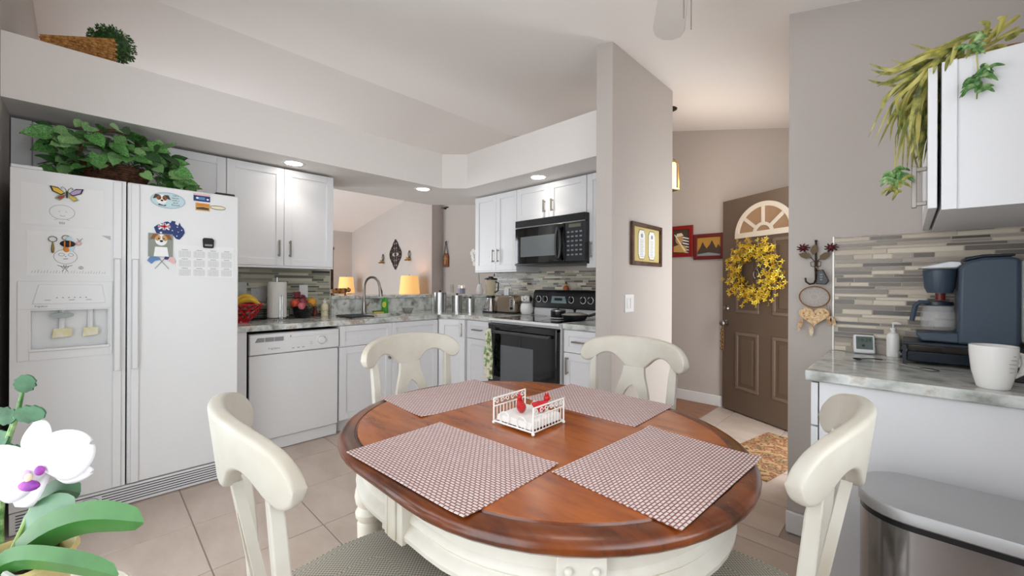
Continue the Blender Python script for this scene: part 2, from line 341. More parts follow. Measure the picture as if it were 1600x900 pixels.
# --- run along wall_back: front plane y=2.52
YB = 2.52
t = cab('base_cabinet', 'white base cabinet with a drawer over a door, left of the stove', (-3.06, YB, 0), 0, MB().box(0, .362, 0, .6, .10, .872).box(0, .362, .06, .6, 0, .10))
shaker(t, 'drawer', .02, .360, .70, .868, 0, .19, .785, False, rail=.045); shaker(t, 'door', .02, .360, .105, .697, 0, .33, .60)
t = cab('base_cabinet', 'white base cabinet with a drawer over a door, between the stove and the pillar', (-1.885, YB, 0), 0, MB().box(0, .40, 0, .6, .10, .872).box(0, .40, .06, .6, 0, .10))
shaker(t, 'drawer', .004, .32, .70, .868, 0, .16, .785, False, rail=.045); shaker(t, 'door', .004, .32, .105, .697, 0, .045, .60)
box(.322, .40, -.012, 0, .105, .868).build('filler', cabm, t)
t = cab('wall_cabinet', 'tall white two-door wall cabinet left of the microwave above the toaster', (-3.335, 2.875, 0), 0, box(0, .613, 0, .322, 1.350, 2.128))
shaker(t, 'door', 0, .324, 1.350, 2.128, 0, .29, 1.50); shaker(t, 'door', .324, .613, 1.350, 2.128, 0, .36, 1.50)
box(0, .613, -.018, .322, 1.335, 1.350).build('light_rail', cabm, t)
t = cab('wall_cabinet', 'short white two-door wall cabinet directly above the microwave', (-2.72, 2.875, 0), 0, box(0, .80, 0, .322, 1.812, 2.128))
shaker(t, 'door', 0, .40, 1.812, 2.128, 0, .355, 1.92, L=.11); shaker(t, 'door', .40, .80, 1.812, 2.128, 0, .445, 1.92, L=.11)
t = cab('wall_cabinet', 'white single-door wall cabinet between the microwave and the pillar', (-1.918, 2.875, 0), 0, box(0, .43, 0, .322, 1.350, 2.128))
shaker(t, 'door', .002, .43, 1.350, 2.128, 0, .05, 1.50)
# --- coffee counter by wall_right: fronts face -x
t = cab('base_cabinet', 'white base cabinet under the coffee maker, plain end panel facing the table', (-.222, 2.390, 0), -90, MB().box(0, .62, 0, .60, .10, .876).box(0, .62, .05, .60, 0, .10))
shaker(t, 'drawer', 0, .62, .72, .872, -.004, .31, .80, False); shaker(t, 'door', 0, .62, .105, .716, -.004, .05, .6)
t = cab('wall_cabinet', 'small white wall cabinet with a trailing spider plant on top', (.068, 2.390, 0), -90, box(0, .664, 0, .33, 1.433, 1.86))
shaker(t, 'door', 0, .664, 1.440, 1.86, -.008, .60, 1.52)
box(.6645, .668, .016, .33, 1.433, 1.86).build('side_skin', cabm, t); box(.668, .676, .0, .03, 1.433, 1.86).build('side_stile', cabm, t)
# --- granite
ct = [(-3.262, .645), (-3.262, 2.355), (-3.055, 2.492), (-2.693, 2.492), (-2.693, 3.198), (-3.422, 3.198), (-3.908, 2.70), (-3.908, .645)]
sink = [(-3.735, 1.58), (-3.375, 1.58), (-3.375, 2.15), (-3.735, 2.15)]
bm = bmesh.new()
def slab_hole(outer, inner, z0, z1):
    b = MB()
    vs = outer+inner; bm = bmesh.new()
    ov = [bm.verts.new((x, y, z1)) for x, y in outer]; iv = [bm.verts.new((x, y, z1)) for x, y in inner]
    es = [bm.edges.new((ov[i], ov[(i+1) % len(ov)])) for i in range(len(ov))]+[bm.edges.new((iv[i], iv[(i+1) % len(iv)])) for i in range(len(iv))]
    r = bmesh.ops.triangle_fill(bm, use_beauty=True, use_dissolve=False, edges=es)
    bm.verts.index_update(); tri = [tuple(v.index for v in f.verts) for f in bm.faces]; n = len(vs)
    b.add([(x, y, z1) for x, y in vs]+[(x, y, z0) for x, y in vs], tri+[tuple(i+n for i in f[::-1]) for f in tri])
    no = len(outer)
    for i in range(no): j = (i+1) % no; b.f.append((i, j, n+j, n+i))
    m = len(inner)
    for i in range(m): j = (i+1) % m; b.f.append((no+i, no+j, n+no+j, n+no+i))
    bm.free(); return b
t = thing('countertop', 'grey green granite worktop running from the fridge round the corner to the stove', 'countertop', (-3.5, 1.6, .874))
M0 = Matrix.Translation((3.5, -1.6, -.874))
slab_hole(ct, sink, .874, .914).xf(M0).build('slab', granm, t, bev=.004, smooth=False)
slab_w = [(-3.888, 1.558), (-3.888, 2.691), (-3.408, 3.182), (-3.42, 3.196), (-3.908, 2.70), (-3.908, 1.558)]
MB().prism(slab_w, .9145, 1.06).xf(M0).build('upstand', granm, t, smooth=False)
t = one(box(-.004, .40, -.028, .68, .874, .914).build('countertop', granm, None, bev=.004), 'short granite worktop piece between the stove and the pillar', 'countertop', (-1.882, 2.518, 0))
led = [(-3.878, 1.556), (-3.878, 2.688), (-3.395, 3.19), (-3.43, 3.34), (-3.62, 3.40), (-4.24, 2.83), (-4.24, 1.556)]
one(MB().prism([(x+4, y-2.4) for x, y in led], 1.062, 1.094).build('bar_ledge', granm, None, bev=.004, smooth=False), 'raised granite bar ledge of the pass-through behind the sink', 'ledge', (-4, 2.4, 0))
one(box(-.003, .655, 0, .645, .878, .914).build('countertop', granm, None, bev=.005), 'white veined granite worktop of the coffee counter', 'countertop', (-.258, 1.748, 0))
# --- sink basin
t = thing('sink', 'stainless steel undermount sink set in the granite', 'sink', (-3.555, 1.865, .872))
b = MB(); b.box(-.185, -.18, -.29, .29, -.2, 0).box(.18, .185, -.29, .29, -.2, 0).box(-.18, .18, -.29, -.285, -.2, 0).box(-.18, .18, .285, .29, -.2, 0).box(-.18, .18, -.285, .285, -.205, -.2)
b.build('basin', steel, t); MB().lathe([(.001, -.1995), (.04, -.1995), (.042, -.196), (.001, -.197)], 16).build('drain', chrome, t)
# ================================================================ mosaic backsplashes
mosm = [mat('mosaic_%d' % i, c, r, coat=k) for i, (c, r, k) in enumerate([('6E665E', .3, .1), ('978C80', .32, .1), ('C4B8A6', .4, 0), ('D6CCBA', .4, 0), ('544D47', .28, .15), ('887E74', .32, .1), ('AA9F94', .35, 0)])]
mosg = [mat('mosaic_green_%d' % i, c, .28, coat=.1) for i, c in enumerate(['6C6F62', '9A9B88', 'B9B7A2', 'CFCCB8', '4C4E46', '83867A', 'A9A997'])]
def mosaic(root, x0, x1, z0, z1, seed, joined=False, rows=(.011, .0205, .0145), L=(.06, .10, .155, .22), y0=-.007, mm=None, gr=.0034):
    mm = mm or mosm
    rnd = random.Random(seed); z = z0+.002; acc = {}; last = None; r = 0
    while z < z1-.006:
        h = rows[rnd.choice([0, 1, 1, 2, 0])]; h = min(h, z1-.002-z)
        x = x0+.002-(rnd.random()*.1)
        while x < x1-.004:
            l = rnd.choice(L); a, c = max(x, x0+.002), min(x+l, x1-.002); x += l+gr
            if c-a < .012: continue
            k = rnd.choice([0, 0, 1, 2, 2, 3, 3, 4, 5, 5, 6, 6])
            if k == last: k = (k+2) % 7
            last = k; dy = y0-rnd.random()*.0012
            if joined: acc.setdefault(k, MB()).box(a, c, dy, 0, z, z+h)
            else: box(a, c, dy, 0, z, z+h).build('tile', mm[k], root, smooth=False)
        z += h+gr; r += 1
    for k, b in acc.items(): stuff(b.build('mosaic_tiles', mm[k], root, smooth=False))
gm2 = mat('mosaic_grout', 'C9BFB0', .9)
t = thing('mosaic_backsplash', 'grey and beige strip mosaic backsplash behind the coffee maker', 'backsplash', (-.246, 2.395, 0), 0)
box(0, .64, -.004, 0, .915, 1.436).build('grout_bed', gm2, t); mosaic(t, 0, .64, .915, 1.436, 3, rows=(.0095, .0185, .0135))
box(-.006, 0, -.009, 0, .915, 1.438).build('edge_trim', mat('edge_trim_metal', 'D8D4CC', .35, .3), t)
t = thing('mosaic_backsplash', 'green grey strip mosaic backsplash behind the paper towel roll', 'backsplash', (-3.91, .645, 0), 90)
box(0, .911, -.004, 0, .915, 1.333).build('grout_bed', gm2, t); mosaic(t, 0, .911, .915, 1.333, 8, rows=(.012, .023, .017), L=(.10, .16, .24, .32), mm=mosg)
box(.905, .911, -.009, 0, .915, 1.333).build('edge_trim', MATS['edge_trim_metal'], t)
t = thing('mosaic_backsplash', 'strip mosaic backsplash behind the stove and toaster', 'backsplash', (-3.42, 3.20, 0), 0)
box(.0, 1.94, -.004, 0, .915, 1.345).build('grout_bed', gm2, t); mosaic(t, .0, 1.94, .915, 1.345, 11, True, rows=(.013, .022, .017), mm=[mosm[0], mosg[1], mosm[2], mosm[3], mosg[4], mosm[5], mosg[6]])
# ================================================================ APPLIANCES
FX, FY = -3.04, -.278
fr = thing('refrigerator', 'white side-by-side refrigerator covered in magnets and papers', 'refrigerator', (FX, FY, 0), 90)
box(.006, .909, .068, .85, .02, 1.742).build('body', appm, fr, bev=.004)
box(.012, .903, .058, .07, .11, 1.74).build('gasket', seam, fr)
# freezer door with the dispenser niche cut into it
b = MB().box(0, .065, 0, .058, .115, 1.757).box(.33, .398, 0, .058, .115, 1.757).box(.065, .33, 0, .058, .115, .877).box(.065, .33, 0, .058, 1.072, 1.757)
fz = b.build('freezer_door', appm, fr)
box(.065, .33, .05, .056, .877, 1.072).build('niche_back', appm, fz)
disp = MB().box(.023, .347, -.004, -.0005, 1.08, 1.216).box(.023, .06, -.004, -.0005, .83, 1.08).box(.335, .347, -.004, -.0005, .83, 1.08).box(.06, .335, -.004, -.0005, .83, .872).build('dispenser_bezel', appm, fr, bev=.0015)
MB().prism([(.07, 1.105), (.322, 1.105), (.308, 1.2), (.09, 1.2)], -.008, -.004, 'y').build('control_panel', appm, disp, bev=.002)
box(.058, .338, -.012, .03, .872, .885).build('drip_tray', appm, disp, bev=.003)
yel = mat('aged_plastic', 'DDD8BE', .4, col2=['D8CF9E', 'E0DCC8'], scale=40)
for cx, w, h in ((.165, .035, .05), (.265, .030, .048)):
    MB().prism([(cx-w, .955-h/2), (cx+w, .955-h/2+.006), (cx+w, .955+h/2), (cx-w*.8, .955+h/2)], .018, .03, 'y').build('paddle', yel, disp, bev=.003)
    MB().cyl((cx, .03, .97), (cx, .04, 1.07), .012, 8).build('paddle_stem', appm, disp)
MB().prism(ell(.042, .014, 20, .165, 1.045), .0, .03, 'y').build('ice_chute', mat('chute_grey', '9DA5A2', .4), disp)
for i in range(6):
    MB().prism(ell(.003, .002, 8, .15+i*.02, 1.135), -.0086, -.008, 'y').build('indicator', inkm, disp)
text('Frigidaire', .011, inkm, FRONT(.098, -.0045, 1.093), disp, ext=.0001)
for cx in (.12, .2, .26): box(cx-.01, cx+.01, -.0086, -.008, 1.122, 1.124).build('mark', inkm, disp)
fd = box(.404, .915, 0, .058, .115, 1.757).build('fridge_door', appm, fr, bev=.006)
for x0, x1 in ((.349, .381), (.419, .451)):
    h = MB().prism([(x0, 0), (x1, 0), (x1-.004, -.03), (x0+.004, -.03)], .742, 1.338).build('door_handle', appm, fr, bev=.004)
    
    for z0, z1 in ((1.339, 1.750), (.12, .741)): MB().prism([(x0, 0), (x1, 0), (x1, -.012), (x0, -.012)], z0, z1).build('handle_trim', appm, h, bev=.002)
vgr = mat('shadow_grey', 'A8A8A8', .5)
g = box(.0, .915, .004, .06, .006, .108).build('kick_grille', appm, fr, bev=.002)
for i in range(6): box(.02 if i < 1 or i > 4 else .31, .895, .0025, .01, .022+i*.014, .0265+i*.014).build('slot', seam, g)
for i in range(1, 5): box(.02, .212, .0025, .01, .022+i*.014, .0265+i*.014).build('slot', seam, g)
MB().prism(ell(.038, .030, 24, .263, .06), -.004, .004, 'y').build('filter_cap', appm, g, bev=.002)
MB().tube([(.263+.038*math.cos(a*PI/12), -.004, .06+.030*math.sin(a*PI/12)) for a in range(24)], .0022, 6, closed=True).build('cap_ring', vgr, g)
MB().prism(ell(.026, .003, 12, .263, .062), -.0055, -.004, 'y').build('cap_grip', seam, g)
MB().box(.0, .10, .004, .09, 1.758, 1.775).build('hinge_cover', appm, fr, bev=.004)
MB().box(.80, .90, .02, .10, 1.758, 1.772).build('hinge_cover', seam, fr, bev=.004)
# ---------------------------------------------------------------- papers and magnets on the fridge
def fth(name, label, cat, lx, lz, dy=0): return thing(name, label, cat, (FX+.0006+dy, FY+lx, lz), 90)
def flat(poly, m, parent, name, y=0, th=.0012): return MB().prism(poly, y-th, y, 'y').build(name, m, parent, smooth=False)
def line(pts, m, parent, name='pencil_line', y=-.0012, r=.0012): return MB().tube([(p[0], y, p[1]) for p in pts], r, 5).build(name, m, parent)
def cel(rx, rz, cx=0, cz=0, n=20): return [(cx+rx*math.cos(2*PI*i/n), cz+rz*math.sin(2*PI*i/n)) for i in range(n+1)]
rect = lambda w, h, cx=0, cz=0: [(cx-w/2, cz-h/2), (cx+w/2, cz-h/2), (cx+w/2, cz+h/2), (cx-w/2, cz+h/2)]
C = {k: mat('print_'+k, v, .6) for k, v in dict(yellow='E0B83A', orange='D98028', lilac='B49AC0', dkred='A03A34', green='86A084', navy='24376F', red='C8333A', white='EFEFEF', black='1C1A1C', brown='8A5A34', tan='C49A68', dkbrown='4A3A30', paleb='A9BBC6', blue='5F86B5', pink='E3B9B9', gold='B88A3A', grey='8F9396', cyan='BFD8DC', cream='EADFC0', photo='8E9288', sand='C8A05A').items()}
lpm = mat('pencil_light', 'A9A9AB', .8)
t = fth('pencil_drawing', 'white paper with a faint pencil drawing of a girl, top of the freezer door', 'drawing', .171, 1.592)
flat(rect(.278, .20), paperm, t, 'sheet')
line(cel(.043, .036, -.005, -.03), lpm, t); line([(-.018, -.028), (-.012, -.026)], lpm, t); line([(.006, -.026), (.012, -.028)], lpm, t); line([(-.012, -.046), (-.003, -.05), (.006, -.046)], lpm, t); line([(-.03, -.07), (-.02, -.064), (-.005, -.066), (.01, -.064), (.02, -.07)], lpm, t)
for i in range(4): line([(-.014+i*.005, -.078), (-.013+i*.005, -.09)], inkm, t, r=.0009)
t = fth('butterfly_magnet', 'colourful butterfly magnet with yellow and lilac wings', 'magnet', .182, 1.655)
for s, c1, c2 in ((-1, 'yellow', 'orange'), (1, 'lilac', 'yellow')):
    w = flat([(s*.006, .004), (s*.03, .03), (s*.058, .034), (s*.05, .008), (s*.02, -.008)], C['black'], t, 'upper_wing', -.004, .003); flat([(s*.010, .006), (s*.03, .025), (s*.051, .029), (s*.045, .010), (s*.02, -.003)], C[c1], w, 'wing_patch', -.007, .0008)
    w = flat([(s*.005, -.002), (s*.03, -.01), (s*.042, -.026), (s*.024, -.036), (s*.008, -.018)], C['green'], t, 'lower_wing', -.004, .003); flat([(s*.008, -.006), (s*.026, -.013), (s*.034, -.024), (s*.022, -.03), (s*.01, -.018)], C['dkred' if s < 0 else 'yellow'], w, 'wing_patch', -.007, .0008)
    line([(0, .008), (s*.006, .026), (s*.016, .034), (s*.021, .028), (s*.016, .024)], C['dkbrown'], t, 'antenna', -.006, .0012)
MB().tube([(0, -.008, -.02), (0, -.008, .012)], [.003, .005], 8).build('body', C['dkbrown'], t)
t = fth('pencil_drawing', 'white paper with a pencil cartoon face, above the ice dispenser', 'drawing', .196, 1.354)
flat(rect(.288, .216), paperm, t, 'sheet')
flat([(.108, .104), (.142, .104), (.142, .082)], mat('paper_curl', 'B9B9BA', .8), t, 'curled_corner', -.0014)
line(cel(.04, .036, -.018, -.014), C['grey'], t); line(cel(.010, .007, -.032, -.004), C['grey'], t); line(cel(.009, .007, 0, -.004), C['grey'], t); line([(-.026, -.026), (-.01, -.024)], inkm, t, r=.0016); line([(-.02, -.014), (-.016, -.012)], inkm, t, r=.0018)
for q in ([(-.046, -.058), (-.02, -.066), (.006, -.056)], [(-.024, -.054), (-.022, -.074), (-.03, -.088)], [(-.016, -.054), (-.018, -.074), (-.010, -.088)], [(-.034, -.062), (-.026, -.074)], [(-.006, -.06), (-.014, -.074)]): line(q, inkm, t)
line(cel(.008, .007, .035, -.068), inkm, t); line(cel(.003, .003, .035, -.068), inkm, t)
for i in range(26): line([(-.13+i*.010, -.098), (-.126+i*.010, -.088+(i % 3)*.003)], lpm, t, r=.0009)
t = fth('keyring_magnet', 'small key ring with a brass bullet charm hanging on the freezer door', 'magnet', .135, 1.425)
MB().tube([(q[0], -.006, q[1]) for q in cel(.014, .013)[:-1]], .0022, 6, closed=True).build('ring', nickel, t)
MB().lathe([(.001, -.07), (.005, -.064), (.006, -.045), (.004, -.03), (.002, -.014)], 10, (0, -.006, 0)).build('charm', brassm, t)
t = fth('bee_magnet', 'black and gold striped bee magnet over the cartoon drawing', 'magnet', .185, 1.405)
MB().sph((0, -.008, 0), (.027, .007, .017), 14, 8).build('body', C['black'], t)
for k in (-.010, .008): MB().sph((k, -.010, 0), (.004, .0065, .0165), 10, 6).build('stripe', C['orange'], t)
for k, z, c in ((-.004, -.026, 'orange'), (.012, -.022, 'cyan'), (.004, .022, 'cyan')): MB().sph((k, -.007, z), (.012, .003, .016), 10, 6).build('wing', C[c], t)
MB().sph((.038, -.008, .004), (.010, .007, .010), 10, 6).build('head', C['pink'], t)
for s in (-1, 1): line([(.04, .012), (.04+s*.005, .024), (.042+s*.010, .03)], C['black'], t, 'antenna', -.008, .001)
MB().tube([(q[0]-.006, -.006, q[1]+.03) for q in cel(.013, .012)[:-1]], .002, 6, closed=True).build('ring', nickel, t)
def dogface(t, s, cx, cz, y, ear='dkbrown'):
    MB().sph((cx, y, cz), (.30*s, .002, .36*s), 14, 8).build('head', C['white'], t)
    for k in (-1, 1):
        MB().sph((cx+k*.16*s, y-.001, cz+.12*s), (.15*s, .002, .20*s), 12, 6).build('face_patch', C['brown' if ear == 'dkbrown' else 'tan'], t)
        flat([(cx+k*.14*s, cz+.34*s), (cx+k*.38*s, cz+.36*s), (cx+k*.52*s, cz+.02*s), (cx+k*.36*s, cz+.06*s)], C[ear], t, 'ear', y-.001)
        MB().sph((cx+k*.12*s, y-.003, cz+.08*s), (.045*s, .0015, .04*s), 8, 5).build('eye', C['black'], t)
    MB().sph((cx, y-.002, cz-.14*s), (.16*s, .0025, .16*s), 10, 6).build('muzzle', C['white'], t)
    MB().sph((cx, y-.004, cz-.08*s), (.085*s, .002, .07*s), 8, 5).build('nose', C['black'], t)
t = fth('oval_dog_magnet', 'oval pale blue magnet with a brown and white dog and lettering', 'magnet', .573, 1.682)
flat(ell(.077, .046, 32), C['paleb'], t, 'backing', 0, .0025); flat(ell(.072, .041, 32), C['cyan'], t, 'face_print', -.0025, .0008)
dogface(t, .075, -.028, .002, -.005); flat([(-.045, -.03), (-.012, -.034), (-.008, -.024), (-.02, -.03), (-.04, -.022)], C['dkbrown'], t, 'collar', -.004)
text("Life's\nbetter\nwith a\nJack\nRussell", .0135, C['dkbrown'], FRONT(.033, -.0036, .004), t, ext=.0001)
t = fth('picture_magnet', 'small blue rectangular picture magnet with a pink top edge', 'magnet', .728, 1.722)
flat(rect(.08, .044), C['navy'], t, 'backing', 0, .003); flat(rect(.08, .011, 0, .017), C['pink'], t, 'top_band', -.003, .0006); flat(rect(.03, .016, .0, -.005), C['blue'], t, 'print', -.003, .0006); flat(ell(.007, .006, 10, -.022, -.004), C['white'], t, 'print_spot', -.003, .0006); flat(ell(.006, .005, 10, .028, -.008), C['white'], t, 'print_spot', -.003, .0006)
t = fth('picture_magnet', 'small orange landscape picture magnet below the blue one', 'magnet', .732, 1.667)
flat(rect(.068, .044), C['sand'], t, 'backing', 0, .003); flat(rect(.058, .014, 0, .013), C['orange'], t, 'sunset', -.003, .0006); flat([(-.03, -.006), (.0, .0), (.03, -.004), (.03, -.016), (-.03, -.016)], C['dkbrown'], t, 'land', -.003, .0006)
t = fth('oval_clip_magnet', 'slim oval metal magnet beside the landscape magnet', 'magnet', .807, 1.672)
flat(ell(.039, .011, 24), C['cream'], t, 'plate', 0, .003); MB().tube([(q[0], -.003, q[1]) for q in cel(.039, .011)[:-1]], .0018, 6, closed=True).build('rim', nickel, t)
t = fth('australia_magnet', 'map-shaped magnet of Australia printed with its blue flag', 'magnet', .578, 1.512)
aus = [(-.066, .012), (-.05, .028), (-.032, .036), (-.02, .046), (-.006, .05), (.004, .042), (.012, .056), (.028, .054), (.026, .04), (.04, .03), (.046, .05), (.052, .032), (.066, .014), (.07, -.008), (.06, -.03), (.046, -.05), (.03, -.046), (.02, -.03), (.0, -.024), (-.024, -.03), (-.05, -.034), (-.058, -.014)]
flat(aus, C['navy'], t, 'map', 0, .003)
for q in ([(-.048, .006), (-.002, .04), (.002, .034), (-.044, .0)], [(-.048, .034), (-.044, .04), (.002, .006), (-.002, .0)], rect(.054, .012, -.022, .02), rect(.012, .04, -.022, .02)): flat(q, C['white'], t, 'white_cross', -.003, .0005)
for q in (rect(.052, .006, -.022, .02), rect(.006, .038, -.022, .02)): flat(q, C['red'], t, 'red_cross', -.0035, .0006)
for sx, sz, r in ((-.036, -.016, .007), (.036, .022, .004), (.056, .006, .004), (.014, .0, .004), (.04, -.006, .003), (.034, -.03, .004)):
    flat([(sx+(r if i % 2 == 0 else r*.45)*math.cos(PI/2+i*PI/7), sz+(r if i % 2 == 0 else r*.45)*math.sin(PI/2+i*PI/7)) for i in range(14)], C['white'], t, 'star', -.003, .0005)
t = fth('dog_photo', 'colour photo of a brown and white dog held by the Australia magnet', 'photo', .541, 1.424, .004)
flat(rect(.106, .132), C['photo'], t, 'print', 0, .0012); flat([(-.03, -.064), (.035, -.064), (.028, -.01), (-.024, -.01)], C['white'], t, 'chest', -.0014); dogface(t, .09, .002, .03, -.0035, 'brown')
t = fth('flag_magnet', 'crossed flags magnet, one blue and one pink and white', 'magnet', .546, 1.325, .003)
flat([(-.062, .01), (-.05, .034), (-.01, .03), (-.004, .016), (-.03, .010), (-.044, -.008)], C['blue'], t, 'flag', -.002, .002); flat([(.062, .006), (.05, .034), (.012, .036), (.006, .020), (.03, .012), (.05, -.006)], C['pink'], t, 'flag', -.002, .002); flat([(.008, .02), (.014, .036), (.034, .034), (.026, .018)], C['navy'], t, 'canton', -.004, .0006)
for s in (-1, 1): line([(-s*.03, -.034), (s*.012, .024)], C['grey'], t, 'flag_pole', -.004, .0016)
t = fth('wall_calendar', 'white sheet calendar with twelve month grids on the fridge door', 'calendar', .749, 1.338)
flat(rect(.28, .188), paperm, t, 'sheet')
for i in range(4):
    for j in range(3):
        cx, cz = -.1+i*.068, .05-j*.054-.006; b = MB()
        for k in range(6): b.box(cx-.026, cx+.026, -.0016, -.0012, cz-.02+k*.007, cz-.0192+k*.007)
        for k in range(8): b.box(cx-.026+k*.0073, cx-.0252+k*.0073, -.0016, -.0012, cz-.02, cz+.016)
        b.box(cx-.014, cx+.014, -.0016, -.0012, cz+.022, cz+.025); b.build('month_grid', C['grey'], t, smooth=False)
t = fth('clip_magnet', 'black bulldog clip magnet holding the calendar', 'magnet', .76, 1.452)
MB().prism([(-.028, .022), (-.022, .03), (.018, .03), (.028, .02), (.026, -.026), (.018, -.03), (-.022, -.03), (-.026, -.024)], -.012, -.001, 'y').build('clip_body', C['black'], t, bev=.002)
MB().prism([(-.018, -.008), (.018, -.008), (.018, -.018), (-.018, -.018)], -.0126, -.012, 'y').build('clip_print', C['grey'], t)
# ---------------------------------------------------------------- dishwasher
t = thing('dishwasher', 'white built-in dishwasher with grey vents and a round dial', 'dishwasher', (-3.272, .747, 0), 90)
box(.006, .618, .03, .58, .01, .855).build('body', seam, t)
box(.006, .618, 0, .03, .095, .700).build('door', appm, t, bev=.004)
box(.006, .618, .022, .05, .004, .088).build('toe_panel', appm, t, bev=.003)
c = MB().prism([(0, .704), (-.012, .71), (-.016, .74), (-.014, .845), (0, .852), (.03, .852), (.03, .704)], .006, .618, 'x').build('control_panel', appm, t, bev=.002)
vg = mat('vent_grey', '8B8B8C', .6)
for i in range(3):
    x0 = .035+i*.062; MB().prism([(x0+(.0 if i else 0), .795), (x0+.058, .795), (x0+.058, .825), (x0+(.0 if i else .016), .825)], -.0175, -.014, 'y').build('vent', vg, c)
box(.25, .60, -.0195, -.014, .815, .833).build('latch_rail', appm, c, bev=.002); box(.262, .266, -.021, -.019, .817, .832).build('latch_mark', inkm, c)
MB().lathe([(.001, 0), (.034, 0), (.034, .002), (.025, .004), (.024, .018), (.001, .02)], 24).xf(Matrix.Translation((.485, -.0155, .775)) @ Matrix.Rotation(R(90), 4, 'X')).build('dial', appm, c)
MB().tube([(.485+.029*math.cos(a*PI/12), -.018, .775+.029*math.sin(a*PI/12)) for a in range(24)], .0016, 6, closed=True).build('dial_ring', vg, c)
text('Frigidaire', .020, vg, FRONT(.155, -.0165, .745), c, ext=.0002)
for i in range(3): box(.275+i*.035, .29+i*.035, -.0172, -.0155, .732, .737).build('button', vg, c)
for i in range(2): box(.40, .42, -.0172, -.0155, .752+i*.014, .754+i*.014).build('mark', vg, c)
# ---------------------------------------------------------------- range
t = thing('stove', 'freestanding electric range with black oven door, white sides and black control panel', 'stove', (-2.69, 2.47, 0), 0)
box(.003, .787, .03, .70, .03, .89).build('body', appm, t)
box(.0, .79, -.012, .66, .888, .910).build('cooktop_frame', appm, t, bev=.006)
gl = box(.03, .76, .02, .60, .9095, .9125).build('glass_cooktop', blackgl, t)
for cx, cy, r in ((.2, .16, .1), (.58, .16, .08), (.2, .45, .075), (.58, .45, .1)):
    MB().tube([(cx+r*math.cos(a*PI/16), cy+r*math.sin(a*PI/16), .9128) for a in range(32)], .0012, 4, closed=True).build('burner_ring', C['grey'], gl)
od = box(.012, .778, -.022, .03, .215, .868).build('oven_door', blackgl, t, bev=.006)
MB().prism(ell(.0, .0, 3), 0, 0, 'y') if False else box(.17, .545, -.0235, -.022, .37, .69).build('oven_window', greygl, od, bev=.001)
MB().box(.09, .73, -.062, -.042, .79, .815).box(.09, .115, -.045, -.02, .79, .815).box(.705, .73, -.045, -.02, .79, .815).build('oven_handle', mat('handle_dark', '54575A', .25, .6), od, bev=.006)
box(.012, .778, -.020, .03, .845, .868).build('vent_strip', blackm, od)
box(.012, .778, -.018, .03, .05, .208).build('storage_drawer', blackgl, t, bev=.004)
box(.004, .786, .61, .68, .91, .985).build('riser', appm, t, bev=.004)
bp = MB().prism([(.585, .985), (.60, 1.13), (.622, 1.158), (.70, 1.158), (.70, .985)], .0, .79, 'x').build('control_panel', blackm, t, bev=.008)
for kx in (.08, .16, .47, .60, .68):
    k = MB().lathe([(.001, 0), (.030, 0), (.030, .003), (.022, .006), (.019, .026), (.001, .028)], 20).xf(Matrix.Translation((kx, .592, 1.07)) @ Matrix.Rotation(R(84), 4, 'X')).build('knob', blackm, bp)
    MB().tube([(kx+.030*math.cos(a*PI/10), .588, 1.07+.030*math.sin(a*PI/10)) for a in range(-14, 5)], .003, 5).build('knob_scale', C['white'], k)
MB().prism([(.235, 1.035), (.42, 1.035), (.40, 1.10), (.25, 1.10)], .586, .592, 'y').build('clock_display', mat('display_grey', '7F9296', .2), bp)
box(.28, .37, .583, .586, 1.06, 1.085).build('clock_digits', blackm, bp)
# ---------------------------------------------------------------- microwave
t = thing('microwave', 'black over-the-range microwave with a curved handle', 'microwave', (-2.675, 2.80, 0), 0)
box(.0, .785, .02, .395, 1.388, 1.808).build('body', blackm, t, bev=.004)
vgm = box(.0, .785, -.012, .02, 1.745, 1.806).build('vent_grille', blackm, t, bev=.003)
for i in range(5): box(.01, .775, -.016, -.011, 1.752+i*.0105, 1.757+i*.0105).build('slat', mat('slat_black', '2A2C2F', .35) if i == 0 else MATS['slat_black'], vgm)
box(.0, .785, -.015, -.005, 1.735, 1.742).build('trim_strip', steel, t)
md = MB().prism([(.0, -.012), (.15, -.02), (.45, -.024), (.585, -.02), (.585, .02), (.0, .02)], 1.405, 1.733).build('microwave_door', blackgl, t, bev=.003)
MB().prism([(.075, -.0185), (.28, -.0245), (.505, -.025), (.505, -.02), (.075, -.012)], 1.465, 1.65).build('door_window', mat('mw_window', '6F7476', .08, coat=.4), md)
MB().tube([(.545+.045*math.cos(a)*.55, -.055-.02*math.sin(a*.5)*0, 1.565+.135*math.sin(a)) for a in [i*2*PI/28 for i in range(28)]], .013, 8, closed=True).build('handle', blackm, md)
for z in (1.44, 1.69): MB().cyl((.545, -.02, z), (.545, -.055, z), .010, 8).build('handle_post', blackm, md)
cp = box(.590, .785, -.018, .02, 1.405, 1.733).build('keypad', mat('keypad_dark', '2E3135', .25), t, bev=.003)
box(.63, .75, -.0192, -.018, 1.69, 1.718).build('display', mat('mw_display', '6B6A5C', .2), cp)
kb = mat('key_label', '7E8488', .5)
for j in range(6):
    for i in range(4): box(.612+i*.042, .636+i*.042, -.0195, -.018, 1.645-j*.038, 1.658-j*.038).build('key', kb, cp)
MB().prism([(0, -.014), (.2, -.026), (.585, -.028), (.785, -.018), (.785, .05), (0, .05)], 1.386, 1.402).build('bottom_trim', blackm, t)
text('Microwave', .014, kb, FRONT(.06, -.0165, 1.42), md, ext=.0002) if False else None
